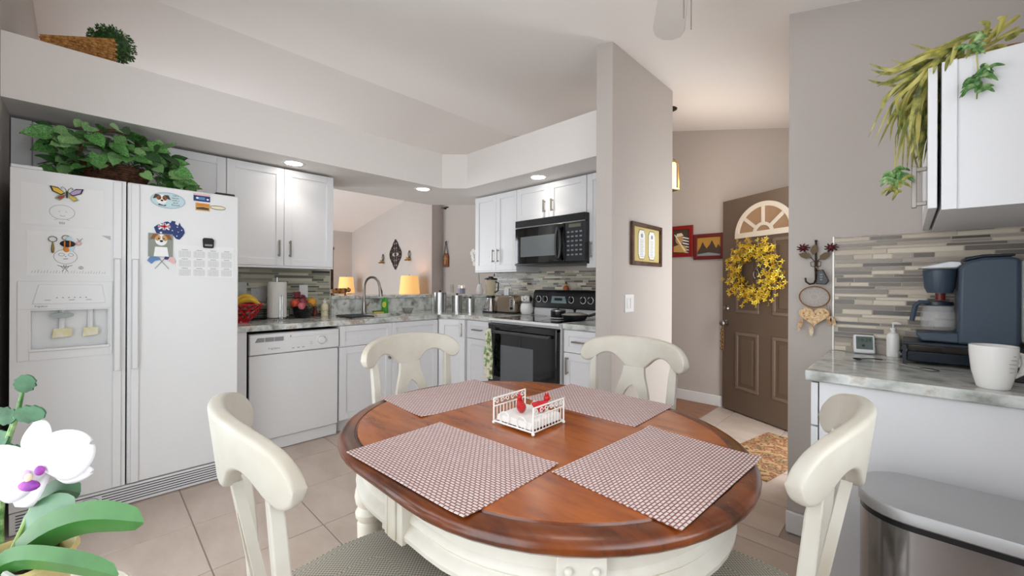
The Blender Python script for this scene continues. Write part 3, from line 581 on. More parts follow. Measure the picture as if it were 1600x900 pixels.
# ================================================================ TABLE
TX, TY = -.884, .992
def stad(r, hs=.12, n=28, z=0):
    return [((hs if math.cos(a) >= 0 else -hs)+r*math.cos(a), r*math.sin(a), z) for a in [(-PI/2+PI*i/n) for i in range(n+1)]+[(PI/2+PI*i/n) for i in range(n+1)]]
t = thing('dining_table', 'oval cherry-wood dining table with antique white apron and turned legs', 'table', (TX, TY, 0))
prof = [(.075, .716), (.03, .717), (.012, .722), (.002, .732), (0, .740), (.004, .749), (.014, .7555), (.03, .7585), (.047, .7585), (.0495, .7555), (.0525, .7555), (.055, .760)]
MB().loft([stad(.530-d, z=z) for d, z in prof]).build('edge', tedge, t)
MB().loft([stad(.530-.055, z=.758), stad(.530-.056, z=.7606)]).build('tabletop', tablew, t)
ap = [(.075, .715), (.075, .655), (.070, .650), (.066, .640), (.072, .632), (.060, .625), (.052, .612), (.054, .600), (.064, .594), (.08, .594), (.10, .60), (.10, .715)]
apr = MB().loft([stad(.530-d, z=z) for d, z in ap], cap=False, closed=True).build('apron', apronp, t)
leg_me = MB().lathe([(.001, 0), (.026, 0), (.030, .02), (.022, .05), (.026, .09), (.034, .12), (.036, .30), (.040, .425), (.036, .435), (.044, .448), (.046, .462), (.040, .472), (.032, .478), (.044, .492), (.048, .515), (.044, .54), (.034, .562), (.028, .572), (.036, .58), (.036, .62), (.001, .62)], 24).mesh('leg', creamp)
for i, (sx, sy) in enumerate(((-1, -1), (1, -1), (-1, 1), (1, 1))):
    g = put('leg', leg_me, t); g.location = (sx*.392, sy*.352, 0)
    a = math.atan2(sy*.321, sx*.299); px, py = sx*.12+.466*math.cos(a), .466*math.sin(a)
    M = Matrix.Translation((px, py, 0)) @ Matrix.Rotation(a+PI/2, 4, 'Z')
    blk = MB().box(-.048, .048, -.012, .05, .592, .715).xf(M).build('corner_block', apronp, t, bev=.003)
    for k in (-1, 1): MB().sph((k*.026, -.015, .672), (.0085, .007, .0085), 12, 8).xf(M).build('knob', apronp, blk)
for sy in (-1, 1):
    MB().box(-.050, .030, -.484, -.44, .59, .715).box(-.026, .006, -.490, -.484, .595, .715).box(-.044, -.032, -.488, -.484, .595, .715).xf(Matrix.Rotation(0 if sy < 0 else PI, 4, 'Z')).build('pilaster', apronp, t, bev=.003)
# placemats
wm = weave('placemat_weave', 'E0D6D4', 'D6C8C6', '8A574E', .0155, .0084, .0019)
def placemat(label, x, y, rz, w=.465, d=.315):
    n = 10; b = MB(); v = []
    for k in (0, 1):
        for j in range(n+1):
            for i in range(n+1):
                u, s = i/n-.5, j/n-.5; z = .0014+.0016*k+.004*max(0, abs(u*2)-.85)*max(0, abs(s*2)-.7)*20*(1 if u > 0 else .2)
                v.append((u*w, s*d, z))
    N = (n+1)**2; f = []
    for j in range(n):
        for i in range(n): q = j*(n+1)+i; f += [(q, q+1, q+n+2, q+n+1), (N+q+n+1, N+q+n+2, N+q+1, N+q)]
    ring = [i for i in range(n+1)]+[j*(n+1)+n for j in range(1, n+1)]+[n*(n+1)+i for i in range(n-1, -1, -1)]+[j*(n+1) for j in range(n-1, 0, -1)]
    for a, c in zip(ring, ring[1:]+ring[:1]): f.append((a, c, N+c, N+a))
    b.add(v, f); return one(b.build('placemat', wm), label, 'placemat', (x, y, .7598), rz, 'woven placemats')
placemat('woven pinkish placemat in front of the chair nearest the fridge, near left of the table', -.848, .640, 3)
placemat('woven striped placemat on the right end of the table by the trash can', -.441, .990, 87)
placemat('woven placemat on the far left of the table before the chair facing the dishwasher', -1.318, 1.01, -93)
placemat('woven placemat on the far side of the table before the chair at the pillar', -.853, 1.348, 181)
# napkin basket
t = thing('napkin_basket', 'white wire napkin basket with scrolled sides on the table', 'basket', (-.88, .984, .7606), 2)
ww = mat('white_wire', 'EDEBE6', .35)
hx, hy = .082, .078
for s in (-1, 1):
    x = s*hx
    b = MB().tube([(x, -hy, .012), (x, -hy, .082), (x, hy, .082), (x, hy, .012)], .003, 6).tube([(x, -hy, .056), (x, hy, .056)], .0022, 6)
    side = b.build('side_frame', ww, t)
    b = MB()
    for i in range(1, 10): yy = -hy+2*hy*i/10; b.tube([(x, yy, .012), (x, yy, .056)], .0014, 5)
    b.build('side_bars', ww, side); b = MB()
    for i in range(6):
        cy = -hy+.015+i*.0252; k = 1 if i % 2 else -1
        b.tube([(x, cy+k*.009*math.cos(a)*(1-a/9), .069+.009*math.sin(a)*(1-a/9)) for a in [j*.45 for j in range(15)]], .0015, 5)
    b.build('scrolls', ww, side)
    b = MB()
    for cx in (-.035, .035): b.tube([(cx+.020*math.cos(a), s*hy, .028+.020*math.sin(a)) for a in [j*2*PI/18 for j in range(18)]], .0018, 5, closed=True)
    b.build('end_loops', ww, t)
b = MB().tube([(-hx, -hy, .010), (hx, -hy, .010), (hx, hy, .010), (-hx, hy, .010)], .003, 6, closed=True)
for i in range(1, 9): b.tube([(-hx+2*hx*i/9, -hy, .010), (-hx+2*hx*i/9, hy, .010)], .0013, 5)
b.build('base_wires', ww, t)
for sx in (-1, 1):
    for sy in (-1, 1): MB().sph((sx*hx, sy*hy, .0055), .0055, 10, 6).build('foot', ww, t)
npm = mat('paper_napkin', 'F0EEEA', .9, bump=.3, bscale=60)
for i in range(6):
    one(MB().prism([(-.073+.001*i, -.073), (.073-.0005*i, -.072), (.072, .072), (-.072, .073)], 0, .0032).build('napkin', npm), ['white paper napkin, lowest in the wire basket', 'white paper napkin second from the bottom of the basket', 'white paper napkin third from the bottom of the basket', 'white paper napkin third from the top in the basket', 'white paper napkin second from the top in the basket', 'topmost white paper napkin in the wire basket'][i], 'napkin', (-.88, .984, .7743+i*.0034), 2+(i-3)*.6, 'napkins in the wire basket')
def bird(label, x, y, rz):
    t = thing('bird_shaker', label, 'shaker', (x, y, .795), rz, 'red bird shakers')
    b = MB().loft([[(cx+0*k, r*math.cos(k*2*PI/12)*.8, cz+r*math.sin(k*2*PI/12)) for k in range(12)] for cx, cz, r in ((-.032, .032, .002), (-.024, .026, .010), (-.008, .020, .018), (.008, .020, .0185), (.018, .028, .014), (.021, .04, .010))])
    b.build('body', redm, t); MB().sph((.021, 0, .045), (.011, .009, .010), 12, 8).build('head', redm, t)
    MB().tube([(.030, 0, .045), (.038, 0, .043)], [.004, .0008], 8).build('beak', mat('beak_yellow', 'C9952F', .4) if 'beak_yellow' not in MATS else MATS['beak_yellow'], t)
    MB().prism([(.012, .052), (.016, .064), (.020, .055), (.024, .063), (.029, .051)], -.002, .002, 'y').build('comb', redm, t)
bird('red ceramic bird shaker in front in the napkin basket', -.895, .965, 150)
bird('red ceramic bird shaker behind, half hidden by the basket side', -.855, 1.015, 60)
# ================================================================ CHAIRS
fab = mat('seat_fabric', '9A958A', .9)
nt = fab.node_tree; tcn = nt.nodes.new('ShaderNodeTexCoord'); ck = nt.nodes.new('ShaderNodeTexChecker'); ck.inputs['Scale'].default_value = 190
ck.inputs['Color1'].default_value = lin('8A8478')+(1,); ck.inputs['Color2'].default_value = lin('C9C3B4')+(1,)
nt.links.new(tcn.outputs['Object'], ck.inputs['Vector']); nt.links.new(ck.outputs[0], nt.nodes['Principled BSDF'].inputs['Base Color'])
def ip(tab, u):
    n = len(tab); u = min(max(u, tab[0][0]), tab[-1][0])
    k = next(i for i in range(n-1) if u <= tab[i+1][0])
    sl = lambda i: 0 if i == 0 else (tab[-1][1]-tab[-2][1])/(tab[-1][0]-tab[-2][0]) if i == n-1 else (tab[i+1][1]-tab[i-1][1])/(tab[i+1][0]-tab[i-1][0])
    (a, p), (c, q) = tab[k], tab[k+1]; h = c-a; t_ = (u-a)/h
    return (2*t_**3-3*t_**2+1)*p+(t_**3-2*t_**2+t_)*h*sl(k)+(3*t_**2-2*t_**3)*q+(t_**3-t_**2)*h*sl(k+1)
def make_chair():
    t = thing('dining_chair', '', 'chair', (0, 0, 0), 0, 'dining chairs around the table')
    top = [(0, .972), (.4, .968), (.7, .955), (.86, .938), (.95, .916), (.985, .899), (1, .882)]
    bot = [(0, .822), (.12, .823), (.22, .838), (.36, .872), (.5, .886), (.64, .879), (.78, .852), (.87, .842), (.94, .847), (.985, .860), (1, .874)]
    ny = lambda u: -.262+.075*abs(u)**2
    rings = []
    N = 44
    for i in range(N+1):
        u = math.sin(PI/2*(-1+2*i/N)); a = abs(u); x = .255*u; y = ny(u); zt, zb = ip(top, a), ip(bot, a)
        th = .030; e = .008
        dy = -2*.075*u*(1 if u >= 0 else 1)/.262; nrm = Vector((-.15*u/.262*1.0, 1, 0)).normalized()
        P = lambda s, z: (x+nrm.x*s, y+nrm.y*s, z)
        lean = lambda z: -(z-.82)*.12
        e = min(.010, (zt-zb)*.45)
        q = [(sx_*(th/2-.010)+.010*math.cos(w_), cz_+e*math.sin(w_)) for sx_, cz_, w0 in ((-1, zb+e, PI), (1, zb+e, 1.5*PI), (1, zt-e, 0), (-1, zt-e, PI/2)) for w_ in [w0+k_*PI/8 for k_ in range(5)]]
        rings.append([(P(s+lean(z), z)) for s, z in q])
    MB().loft(rings).build('crest_rail', ivoryp, t)
    for s in (-1, 1):
        pth = [(.185, -.150, 0), (.186, -.168, .18), (.184, -.185, .40), (.184, -.186, .47), (.188, -.200, .66), (.195, -.215, .82), (.197, -.2235, .880)]
        rg = []
        for x, y, z in pth:
            w, d = (.012, .009) if z > .85 else (.017, .012) if z > .8 else (.019, .0135)
            rg.append([(s*x-w, y-d, z), (s*x+w, y-d, z), (s*x+w, y+d, z), (s*x-w, y+d, z)])
        MB().loft(rg).build('back_post', ivoryp, t, bev=.003)
        fl = MB().lathe([(.001, 0), (.014, 0), (.016, .03), (.024, .30), (.020, .34), (.026, .36), (.026, .43), (.001, .43)], 16, (s*.19, .185, 0)).build('leg', ivoryp, t)
        MB().box(s*.19-.012, s*.19+.012, -.16, .17, .17, .195).build('stretcher', ivoryp, t, bev=.003)
    MB().box(-.18, .18, -.01, .012, .17, .195).build('stretcher', ivoryp, t, bev=.003)
    wo = [(0, .080), (.15, .095), (.35, .099), (.55, .090), (.75, .073), (.9, .055), (1, .050)]
    n = 24; b = MB()
    za, zb = .455, .835; L = []
    for i in range(n+1):
        k = i/n; z = za+(zb-za)*k; o = ip(wo, k); e = (z-.60)/.150; inn = .056*math.sqrt(max(0, 1-e*e)) if abs(e) < 1 else 0
        L.append((z, o, inn, -.186-.066*k**1.1))
    th = .009
    for s in (-1, 1):
        b.loft([[(s*i_, y-th, z), (s*o, y-th, z), (s*o, y+th, z), (s*i_, y+th, z)] for z, o, i_, y in L])
    b.build('splat', ivoryp, t)
    se = lambda g, z: [(x*(1 if y > 0 else .90)*g, y*g+.01, z) for x, y in [(.215*math.copysign(abs(math.cos(a))**.5, math.cos(a)), .212*math.copysign(abs(math.sin(a))**.5, math.sin(a))) for a in [i*2*PI/40 for i in range(40)]]]
    MB().loft([se(.94, .385), se(.97, .39), se(.97, .43), se(.94, .435)]).build('seat_frame', ivoryp, t)
    MB().loft([se(.96, .436), se(1, .445), se(1, .462), se(.95, .478), se(.75, .487), se(.3, .490)]).build('seat', fab, t)
    MB().tube([p for p in se(1.0, .452)], .004, 6, closed=True).build('piping', fab, t)
    return t
ch = make_chair()
ch.location = (-.937, .446, 0); ch.rotation_euler = (0, 0, R(-5)); ch['label'] = 'cream dining chair at the near left, seen from behind in front of the fridge'
dup(ch, (-.337, 1.055, 0), 92, 'cream dining chair at the right end of the table beside the trash can')
dup(ch, (-1.472, 1.062, 0), -90, 'white dining chair on the far left of the table before the sink cabinet')
dup(ch, (-.905, 1.49, 0), 180, 'cream dining chair on the far side of the table, in front of the pillar')
# ================================================================ TRASH CAN
def rrect(x0, x1, y0, y1, r, z, n=8):
    P = []
    for cx, cy, a0 in ((x1-r, y1-r, 0), (x0+r, y1-r, PI/2), (x0+r, y0+r, PI), (x1-r, y0+r, 1.5*PI)):
        for i in range(n+1): a = a0+i*PI/2/n; P.append((cx+r*math.cos(a), cy+r*math.sin(a), z))
    return P
t = thing('trash_can', 'brushed steel step trash can with a flat grey lid beside the coffee counter', 'trash can', (.115, 1.545, 0))
Q = lambda g, z: rrect(-.215+g, .215-g, -.145+g, .145-g, .115-g, z)
MB().loft([Q(.004, .035), Q(.004, .606)]).build('body', mat('can_steel', 'A9ABB0', .16, 1), t)
MB().loft([Q(.0, 0), Q(.0, .03), Q(.004, .036)]).build('base', blackm, t)
MB().loft([Q(.006, .604), Q(.006, .622)]).build('black_rim', blackm, t)
MB().loft([Q(.004, .620), Q(0, .624), Q(0, .646), Q(.004, .652), Q(.012, .653)]).build('lid', mat('lid_steel', 'B4B4B5', .42, .6), t)
MB().box(-.06, .06, -.19, -.14, .012, .028).build('pedal', steel, t, bev=.005)
# ================================================================ THINGS ON THE KITCHEN COUNTERS
CZ = .9145
t = thing('fruit_bowl', 'red openwork lattice bowl holding bananas beside the fridge', 'bowl', (-3.60, .77, CZ))
pr_ = lambda k: (.05+.095*k**.7, .012+.125*k)
b = MB()
for s in (-1, 1):
    for i in range(14):
        b.tube([(r*math.cos(a), r*math.sin(a), z) for r, z, a in [(pr_(k/7)[0], pr_(k/7)[1], i*2*PI/14+s*k/7*1.0) for k in range(8)]], .0045, 5)
b.build('lattice', redm, t)
MB().tube([(.146*math.cos(i*PI/16), .146*math.sin(i*PI/16), .138) for i in range(32)], .006, 6, closed=True).build('rim', redm, t)
MB().lathe([(.001, 0), (.052, 0), (.050, .014), (.03, .018), (.001, .018)], 24).build('foot', redm, t)
ban = mat('banana_yellow', 'E3B83A', .5, col2=['C99B28', 'E8C24A'], scale=12)
def banana(label, loc, rz, tilt):
    t = thing('banana', label, 'banana', loc, rz, 'bananas in the red bowl')
    P = [(-.085+.17*k/9, 0, .045*math.sin(PI*k/9)+tilt*k/9) for k in range(10)]
    MB().tube(P, [.006, .013, .018, .0195, .020, .0195, .018, .015, .010, .005], 8).build('fruit', ban, t)
    MB().cyl(P[-1], (P[-1][0]+.018, 0, P[-1][2]-.012), .0045, 6).build('stem', wickerm, t)
banana('left yellow banana at the back of the red bowl', (-3.66, .78, 1.043), 78, .02)
banana('middle yellow banana arching highest over the red bowl', (-3.62, .80, 1.052), 72, .025)
banana('front yellow banana lying over the rim of the red bowl', (-3.585, .82, 1.045), 66, -.005)
t = thing('paper_towel_holder', 'chrome paper towel holder with round base', 'holder', (-3.70, 1.045, CZ))
MB().lathe([(.001, 0), (.078, 0), (.08, .006), (.07, .014), (.02, .018), (.001, .018)], 28).build('base', chrome, t)
MB().cyl((0, 0, .015), (0, 0, .345), .008, 10).build('rod', chrome, t)
MB().tube([(.084, .0, .012), (.084, 0, .19), (.084, .006, .205), (.084, .014, .19), (.084, .014, .012)], .004, 8).build('tension_arm', chrome, t)
MB().lathe([(.021, .022), (.068, .020), (.070, .03), (.070, .30), (.068, .308), (.021, .306)], 32).build('paper', mat('paper_towel', 'DDDCD6', .95, bump=.25, bscale=90), None)
o = bpy.data.objects['paper']; o.name = 'paper_towel_roll'; one(o, 'thick white roll of paper towel on the chrome holder', 'paper towel', (-3.70, 1.045, CZ))
t = thing('wire_rack', 'low black wire rack behind the paper towel holder', 'rack', (-3.855, .985, CZ), 90)
b = MB()
for zz in (.006, .075): b.tube([(-.19, -.035, zz), (.19, -.035, zz), (.19, .035, zz), (-.19, .035, zz)], .004, 6, closed=True)
for i in range(9): b.tube([(-.19+i*.0475, -.035, .006), (-.19+i*.0475, -.035, .075)], .003, 5)
b.build('rack_wires', blackm, t); box(-.185, .185, -.03, .03, .008, .012).build('rack_floor', blackm, t)
box(.085, .125, -.012, .012, .0125, .19).build('divider', blackm, t, bev=.002) if False else None
# fruit and flower basket
t = thing('fruit_basket', 'small black woven basket of artificial fruit by the backsplash', 'basket', (-3.76, 1.262, CZ))
b = MB()
for k in range(8): b.tube([((.055+.0035*k)*math.cos(i*PI/12), (.055+.0035*k)*math.sin(i*PI/12), .007+.0125*k+.003*(i % 2)) for i in range(24)], .0068, 6, closed=True)
b.build('woven_wall', blackm, t); MB().lathe([(.001, .002), (.052, .002), (.052, .08), (.001, .08)], 20).build('liner', blackm, t)
def fruit(name, label, cat, loc, r, m, stem=True):
    t = thing(name, label, cat, loc, 0, 'artificial fruit in the black basket')
    MB().lathe([(.002, -.88*r), (.5*r, -.92*r), (.9*r, -.5*r), (r, .05*r), (.85*r, .6*r), (.4*r, .92*r), (.08*r, .8*r)], 18).build('flesh', m, t)
    if stem: MB().cyl((0, 0, .75*r), (.004, 0, 1.15*r), .0025, 6).build('stem', wickerm, t)
orm = mat('fruit_orange', 'DE9A2E', .5); apm = mat('fruit_red', 'C4402E', .4, col2=['B02A24', 'D9603A'], scale=20); pkm = mat('fruit_pink', 'C95A66', .45, col2=['B84450', 'DC8288'], scale=20); mgm = mat('fruit_maroon', '8E3040', .45, col2=['6E2030', 'A8505A'], scale=20)
fruit('apple', 'orange-red apple on the left of the black basket', 'apple', (-3.74, 1.195, 1.045), .036, apm)
fruit('peach', 'pink peach at the front of the black basket', 'peach', (-3.70, 1.235, 1.020), .032, pkm)
fruit('plum', 'maroon plum in the middle of the black basket', 'plum', (-3.755, 1.262, 1.052), .036, mgm)
fruit('orange', 'yellow orange on the right of the black basket', 'orange', (-3.76, 1.335, 1.048), .038, orm)
t = thing('grape_bunch', 'dark red grape bunch topping the black fruit basket', 'grapes', (-3.80, 1.245, 1.085)); rnd = random.Random(4)
for i in range(22):
    a = rnd.random()*6.28; q = rnd.random(); o = put('grape', MATS.get('_g') or MATS.setdefault('_g', MB().sph((0, 0, 0), .014, 10, 7).mesh('grape', mgm)), t); o.location = (.03*math.cos(a)*q, (.058*math.sin(a)*q), rnd.random()*.045)
t = thing('pine_cone', 'pale pine cone at the front right of the black basket', 'pine cone', (-3.705, 1.285, 1.018)); b = MB()
for k in range(6):
    for i in range(8): a = i*PI/4+k*.4; r = .026*math.sin(PI*(k+1)/7.5)+.002; b.sph((r*math.cos(a), r*math.sin(a), -.028+k*.0105), (.008, .008, .004), 6, 4)
stuff(b.build('scales', mat('cone_tan', '9A8566', .8), t)); MB().sph((0, 0, 0), (.018, .018, .032), 10, 8).build('core', wickerm, t)
t = thing('bird_figurine', 'small reddish brown owl figurine beside the soap bottle', 'figurine', (-3.83, 1.39, CZ))
MB().lathe([(.001, 0), (.02, 0), (.024, .03), (.021, .055), (.015, .064), (.018, .075), (.014, .09), (.002, .096)], 14).build('body', mat('figurine_brown', '6A3526', .4), t); MB().tube([(.016, 0, .078), (.026, 0, .072)], [.004, .001], 6).build('beak', brassm, t)
def pump_bottle(name, label, loc, r, h, m, lm=None, pm=None, rz=0):
    t = thing(name, label, 'bottle', loc, rz)
    MB().lathe([(.001, 0), (r*.95, 0), (r, .006), (r, h*.58), (r*.85, h*.66), (r*.35, h*.71), (r*.35, h*.76), (.001, h*.76)], 20).build('bottle', m, t)
    MB().lathe([(r*.4, h*.745), (r*.45, h*.76), (r*.45, h*.82), (r*.15, h*.83), (r*.15, h*.95), (.001, h*.95)], 14).build('pump_collar', pm or basem, t)
    MB().tube([(-r*.15, 0, h*.96), (r*.5, 0, h*.965), (r*1.1, 0, h*.95)], [.006, .006, .003], 8).build('nozzle', pm or basem, t)
    if lm: MB().lathe([(r*1.012, h*.14), (r*1.012, h*.5)], 20).build('label_band', lm, t)
pump_bottle('soap_bottle', 'cream pump soap bottle with a floral label at the backsplash end', (-3.80, 1.463, CZ), .030, .165, mat('soap_cream', 'E8DDBE', .3), mat('soap_label', 'EADDB0', .4, col2=['8FA04A', 'EADFC0', 'E7C8A8'], scale=30))
# faucet
t = thing('kitchen_faucet', 'brushed nickel gooseneck pull-down kitchen faucet', 'faucet', (-3.815, 1.845, CZ), 25)
MB().lathe([(.001, 0), (.030, 0), (.028, .008), (.023, .014), (.021, .10), (.015, .13), (.001, .13)], 20).build('base', nickel, t)
ar = [(0, 0, .12), (0, 0, .26)]+[(.09-.09*math.cos(a), 0, .26+.10*math.sin(a)) for a in [i*PI/14 for i in range(1, 13)]]
MB().tube(ar+[(.183, 0, .25)], .0125, 12).build('gooseneck', nickel, t)
MB().tube([(.183, 0, .262), (.190, 0, .225), (.195, 0, .175)], [.014, .018, .020], 12).build('spray_head', nickel, t)
MB().tube([(.204, 0, .235), (.209, 0, .205)], .006, 8).build('spray_button', blackm, t)
MB().tube([(0, .02, .075), (.0, .05, .085), (.0, .10, .125)], [.012, .009, .006], 10).build('lever', nickel, t)
t = thing('sink_rack', 'dark wire dish rack resting over the left edge of the sink', 'rack', (-3.53, 1.625, CZ)); b = MB()
for i in range(9): b.tube([(-.15+i*.036, -.10, .012), (-.15+i*.036, .10, .012)], .004, 6)
b.tube([(-.16, -.10, .008), (.15, -.10, .008), (.15, .10, .008), (-.16, .10, .008)], .005, 6, closed=True); b.build('rack_wires', mat('rack_grey', '44474C', .35, .6), t)
for s in (-1, 1): MB().box(-.16, .15, s*.10-.004, s*.10+.004, 0.0005, .010).build('rubber_edge', blackm, t)
t = thing('scrub_sponge', 'yellow and green scrub sponge behind the sink', 'sponge', (-3.80, 1.985, CZ), 80)
box(-.05, .05, -.03, .03, 0, .018).build('foam', mat('sponge_yellow', 'D5C25A', .9), t, bev=.004); box(-.05, .05, -.03, .03, .0182, .026).build('scour_pad', mat('scour_green', '4E6E3E', .95), t)
t = thing('dish_soap', 'green dish soap bottle with a yellow label behind the sink', 'bottle', (-3.835, 2.075, CZ), 45)
MB().lathe([(.001, 0), (.033, 0), (.035, .01), (.032, .06), (.035, .11), (.03, .135), (.012, .15), (.012, .158), (.001, .158)], 20, sy=.6).build('bottle', mat('soap_green', '3E9A34', .2), t)
MB().lathe([(.012, .155), (.014, .158), (.013, .175), (.005, .185), (.001, .185)], 12).build('cap', mat('cap_pale', 'C8C2B0', .4), t)
MB().prism(ell(.020, .03, 16, 0, .085), -.0235, -.018, 'y').build('label_print', mat('label_yellow', 'C9C832', .4), t)
t = thing('metal_bowl', 'small stainless bowl standing behind the sink corner', 'bowl', (-3.66, 2.235, CZ))
MB().lathe([(.001, 0), (.036, 0), (.058, .05), (.062, .055), (.056, .052), (.034, .006), (.001, .004)], 24).build('bowl', steel, t); MB().lathe([(.037, 0), (.040, .006), (.035, .006)], 24).build('foot_ring', steel, t)
for lab, x, y, r, h in (('tallest stainless canister, left of the three by the corner', -3.535, 2.545, .066, .195), ('middle-sized stainless canister between the other two', -3.44, 2.695, .055, .165), ('smallest stainless canister, nearest the blender', -3.33, 2.785, .046, .130)):
    t = thing('canister', lab, 'canister', (x, y, CZ), 0, 'stainless canisters')
    MB().lathe([(.001, 0), (r, 0), (r, h), (.001, h)], 28).build('body', steel, t); MB().lathe([(r*1.01, h), (r*1.01, h+.012), (r*.9, h+.018), (.001, h+.018)], 28).build('lid', steel, t)
    MB().lathe([(.008, h+.018), (.014, h+.026), (.010, h+.034), (.001, h+.035)], 12).build('knob', blackm, t)
# blender
t = thing('blender', 'chrome based blender with a glass jug and black lid', 'blender', (-3.155, 2.92, CZ), 10)
MB().lathe([(.001, 0), (.085, 0), (.086, .012), (.082, .02), (.068, .08), (.046, .135), (.044, .15), (.001, .15)], 4 if False else 24).build('base', chrome, t)
MB().lathe([(.087, 0.0), (.089, .006), (.088, .016), (.083, .018)], 24).build('base_foot', blackm, t); box(-.035, .035, -.089, -.07, .04, .06).build('button_bar', C['grey'], t, bev=.003)
MB().lathe([(.042, .151), (.042, .175), (.050, .19), (.066, .34), (.064, .34), (.048, .192), (.038, .178)], 24).build('jug', mat('jug_glass', 'D9C9A8', .03, alpha=.38), t)
MB().lathe([(.046, .152), (.050, .158), (.048, .176), (.043, .178)], 24).build('jug_collar', blackm, t)
MB().lathe([(.001, .342), (.068, .342), (.068, .356), (.055, .362), (.026, .364), (.024, .378), (.001, .378)], 24).build('lid', blackm, t)
MB().tube([(.062, 0, .32), (.098, 0, .31), (.095, 0, .23), (.056, 0, .21)], .008, 8).build('jug_handle', blackm, t); MB().cyl((.03, .02, .378), (.03, .02, .41), .006, 8).build('lid_peg', blackm, t)
# toaster
t = thing('toaster', 'brushed steel two-slot toaster with black buttons', 'toaster', (-2.945, 2.995, CZ), 8)
MB().loft([[(x, -.075*k, z) for x, z in [(-.11, .015), (.11, .015), (.112, .12), (.10, .165), (.085, .178), (-.085, .178), (-.10, .165), (-.112, .12)]] for k in (1, -1)]).build('shell', mat('toaster_steel', 'CDBDAC', .22, 1), t, bev=.006)
box(-.105, .105, -.07, .07, 0, .016).build('base', blackm, t); 
for yy in (-.03, .03): box(-.08, .08, yy-.012, yy+.012, .1785, .180).build('slot', seam, t)
cpn = box(.05, .108, -.082, -.0755, .03, .15).build('control_plate', steel, t, bev=.003)
for k in range(3): MB().lathe([(.001, 0), (.006, 0), (.006, .004), (.001, .004)], 10).xf(Matrix.Translation((.08, -.082, .135-k*.022)) @ Matrix.Rotation(R(90), 4, 'X')).build('button', blackm, cpn)
MB().lathe([(.001, 0), (.015, 0), (.014, .012), (.001, .012)], 16).xf(Matrix.Translation((.08, -.082, .055)) @ Matrix.Rotation(R(90), 4, 'X')).build('dial', blackm, cpn)
box(.112, .135, -.012, .012, .10, .115).build('lever', blackm, t)
# dog jar
t = thing('cookie_jar', 'white ceramic dog-shaped cookie jar left of the stove back', 'jar', (-2.752, 3.04, CZ), 15)
MB().lathe([(.001, 0), (.05, 0), (.064, .02), (.068, .06), (.058, .105), (.046, .112), (.001, .112)], 22).build('body', whitec, t)
h = MB().sph((0, 0, .148), (.048, .046, .040), 18, 10).build('head', whitec, t); MB().sph((0, -.042, .138), (.022, .02, .017), 12, 8).build('muzzle', whitec, h); MB().sph((0, -.060, .144), (.008, .006, .006), 10, 6).build('nose', blackm, h)
for s in (-1, 1):
    MB().sph((s*.046, -.005, .152), (.014, .02, .030), 10, 8).build('ear', blackm if s > 0 else whitec, h); MB().sph((s*.017, -.042, .158), (.005, .004, .005), 8, 6).build('eye', blackm, h)
MB().lathe([(.047, .110), (.050, .116), (.046, .120)], 20).build('collar', C['grey'], t)
# pots on the stove
t = thing('saucepan', 'small black saucepan with a pale lid on the back burner', 'saucepan', (-2.19, 2.83, .9135))
MB().lathe([(.001, 0), (.062, 0), (.066, .006), (.066, .068), (.001, .068)], 24).build('pan', blackm, t); MB().lathe([(.07, .004), (.075, .008), (.066, .012)], 24).build('base_rim', basem, t); l = MB().lathe([(.068, .069), (.068, .074), (.04, .082), (.001, .084)], 24).build('lid', steel, t); MB().lathe([(.006, .084), (.012, .092), (.010, .100), (.001, .101)], 12).build('lid_knob', blackm, l)
t = thing('frying_pan', 'black frying pan with a glass lid beside the saucepan', 'frying pan', (-1.995, 2.80, .9135), 20)
MB().lathe([(.001, 0), (.085, 0), (.112, .040), (.112, .044), (.105, .042), (.08, .006), (.001, .006)], 28).build('pan', blackm, t); MB().tube([(.11, 0, .036), (.18, .02, .06), (.26, .05, .085)], [.010, .012, .010], 8).build('handle', blackm, t)
l = MB().lathe([(.108, .045), (.108, .050), (.06, .064), (.001, .068)], 28).build('lid', mat('lid_glass', 'C9C6BC', .08, .3), t); MB().lathe([(.012, .067), (.008, .078), (.018, .088), (.014, .094), (.001, .095)], 14).build('lid_knob', blackm, l); MB().tube([(.109*math.cos(i*PI/16), .109*math.sin(i*PI/16), .048) for i in range(32)], .003, 5, closed=True).build('lid_rim', steel, l)
t = thing('stove_figurine', 'small orange country figurine on top of the stove panel', 'figurine', (-2.335, 3.135, 1.1585))
MB().lathe([(.001, 0), (.026, 0), (.030, .015), (.022, .035), (.010, .042), (.001, .042)], 14).build('skirt', mat('figurine_orange', 'B5653A', .6), t); MB().sph((0, 0, .054), .014, 12, 8).build('head', mat('figurine_skin', 'D0A070', .6), t); MB().lathe([(.020, .060), (.010, .064), (.008, .078), (.001, .082)], 12).build('hat', wickerm, t)
# tea towel on the oven handle
tt = mat('tea_towel', 'D8CFC0', .9, col2=['8E5A34', '6E9A5A', 'A9BE92', 'E2DAC8', 'E4DDCE'], scale=22, contrast=(.36, .58))
t = thing('tea_towel', 'printed tea towel with green and orange pattern hung on the oven handle', 'towel', (-2.612, 2.40, .822))
rings = []
for k in range(9):
    z = -.012-k*.052; w = .028+.020*min(1, k/3)+.004*math.sin(k*1.7); rings.append([(-w+2*w*i/10, -.012-.006*math.sin(i*1.5+k*.4), z) for i in range(11)]+[(w-2*w*i/10, -.004-.004*math.sin(i*1.3), z) for i in range(11)])
MB().loft(rings).build('cloth', tt, t); MB().loft([[(-.03, -.014, -.012), (.03, -.014, -.012), (.03, -.004, -.010), (-.03, -.004, -.010)], [(-.022, -.010, .003), (.022, -.010, .003), (.022, .0, .006), (-.022, .0, .006)], [(-.018, .006, .004), (.018, .006, .004), (.018, .012, .002), (-.018, .012, .002)]]).build('top_fold', tt, t)
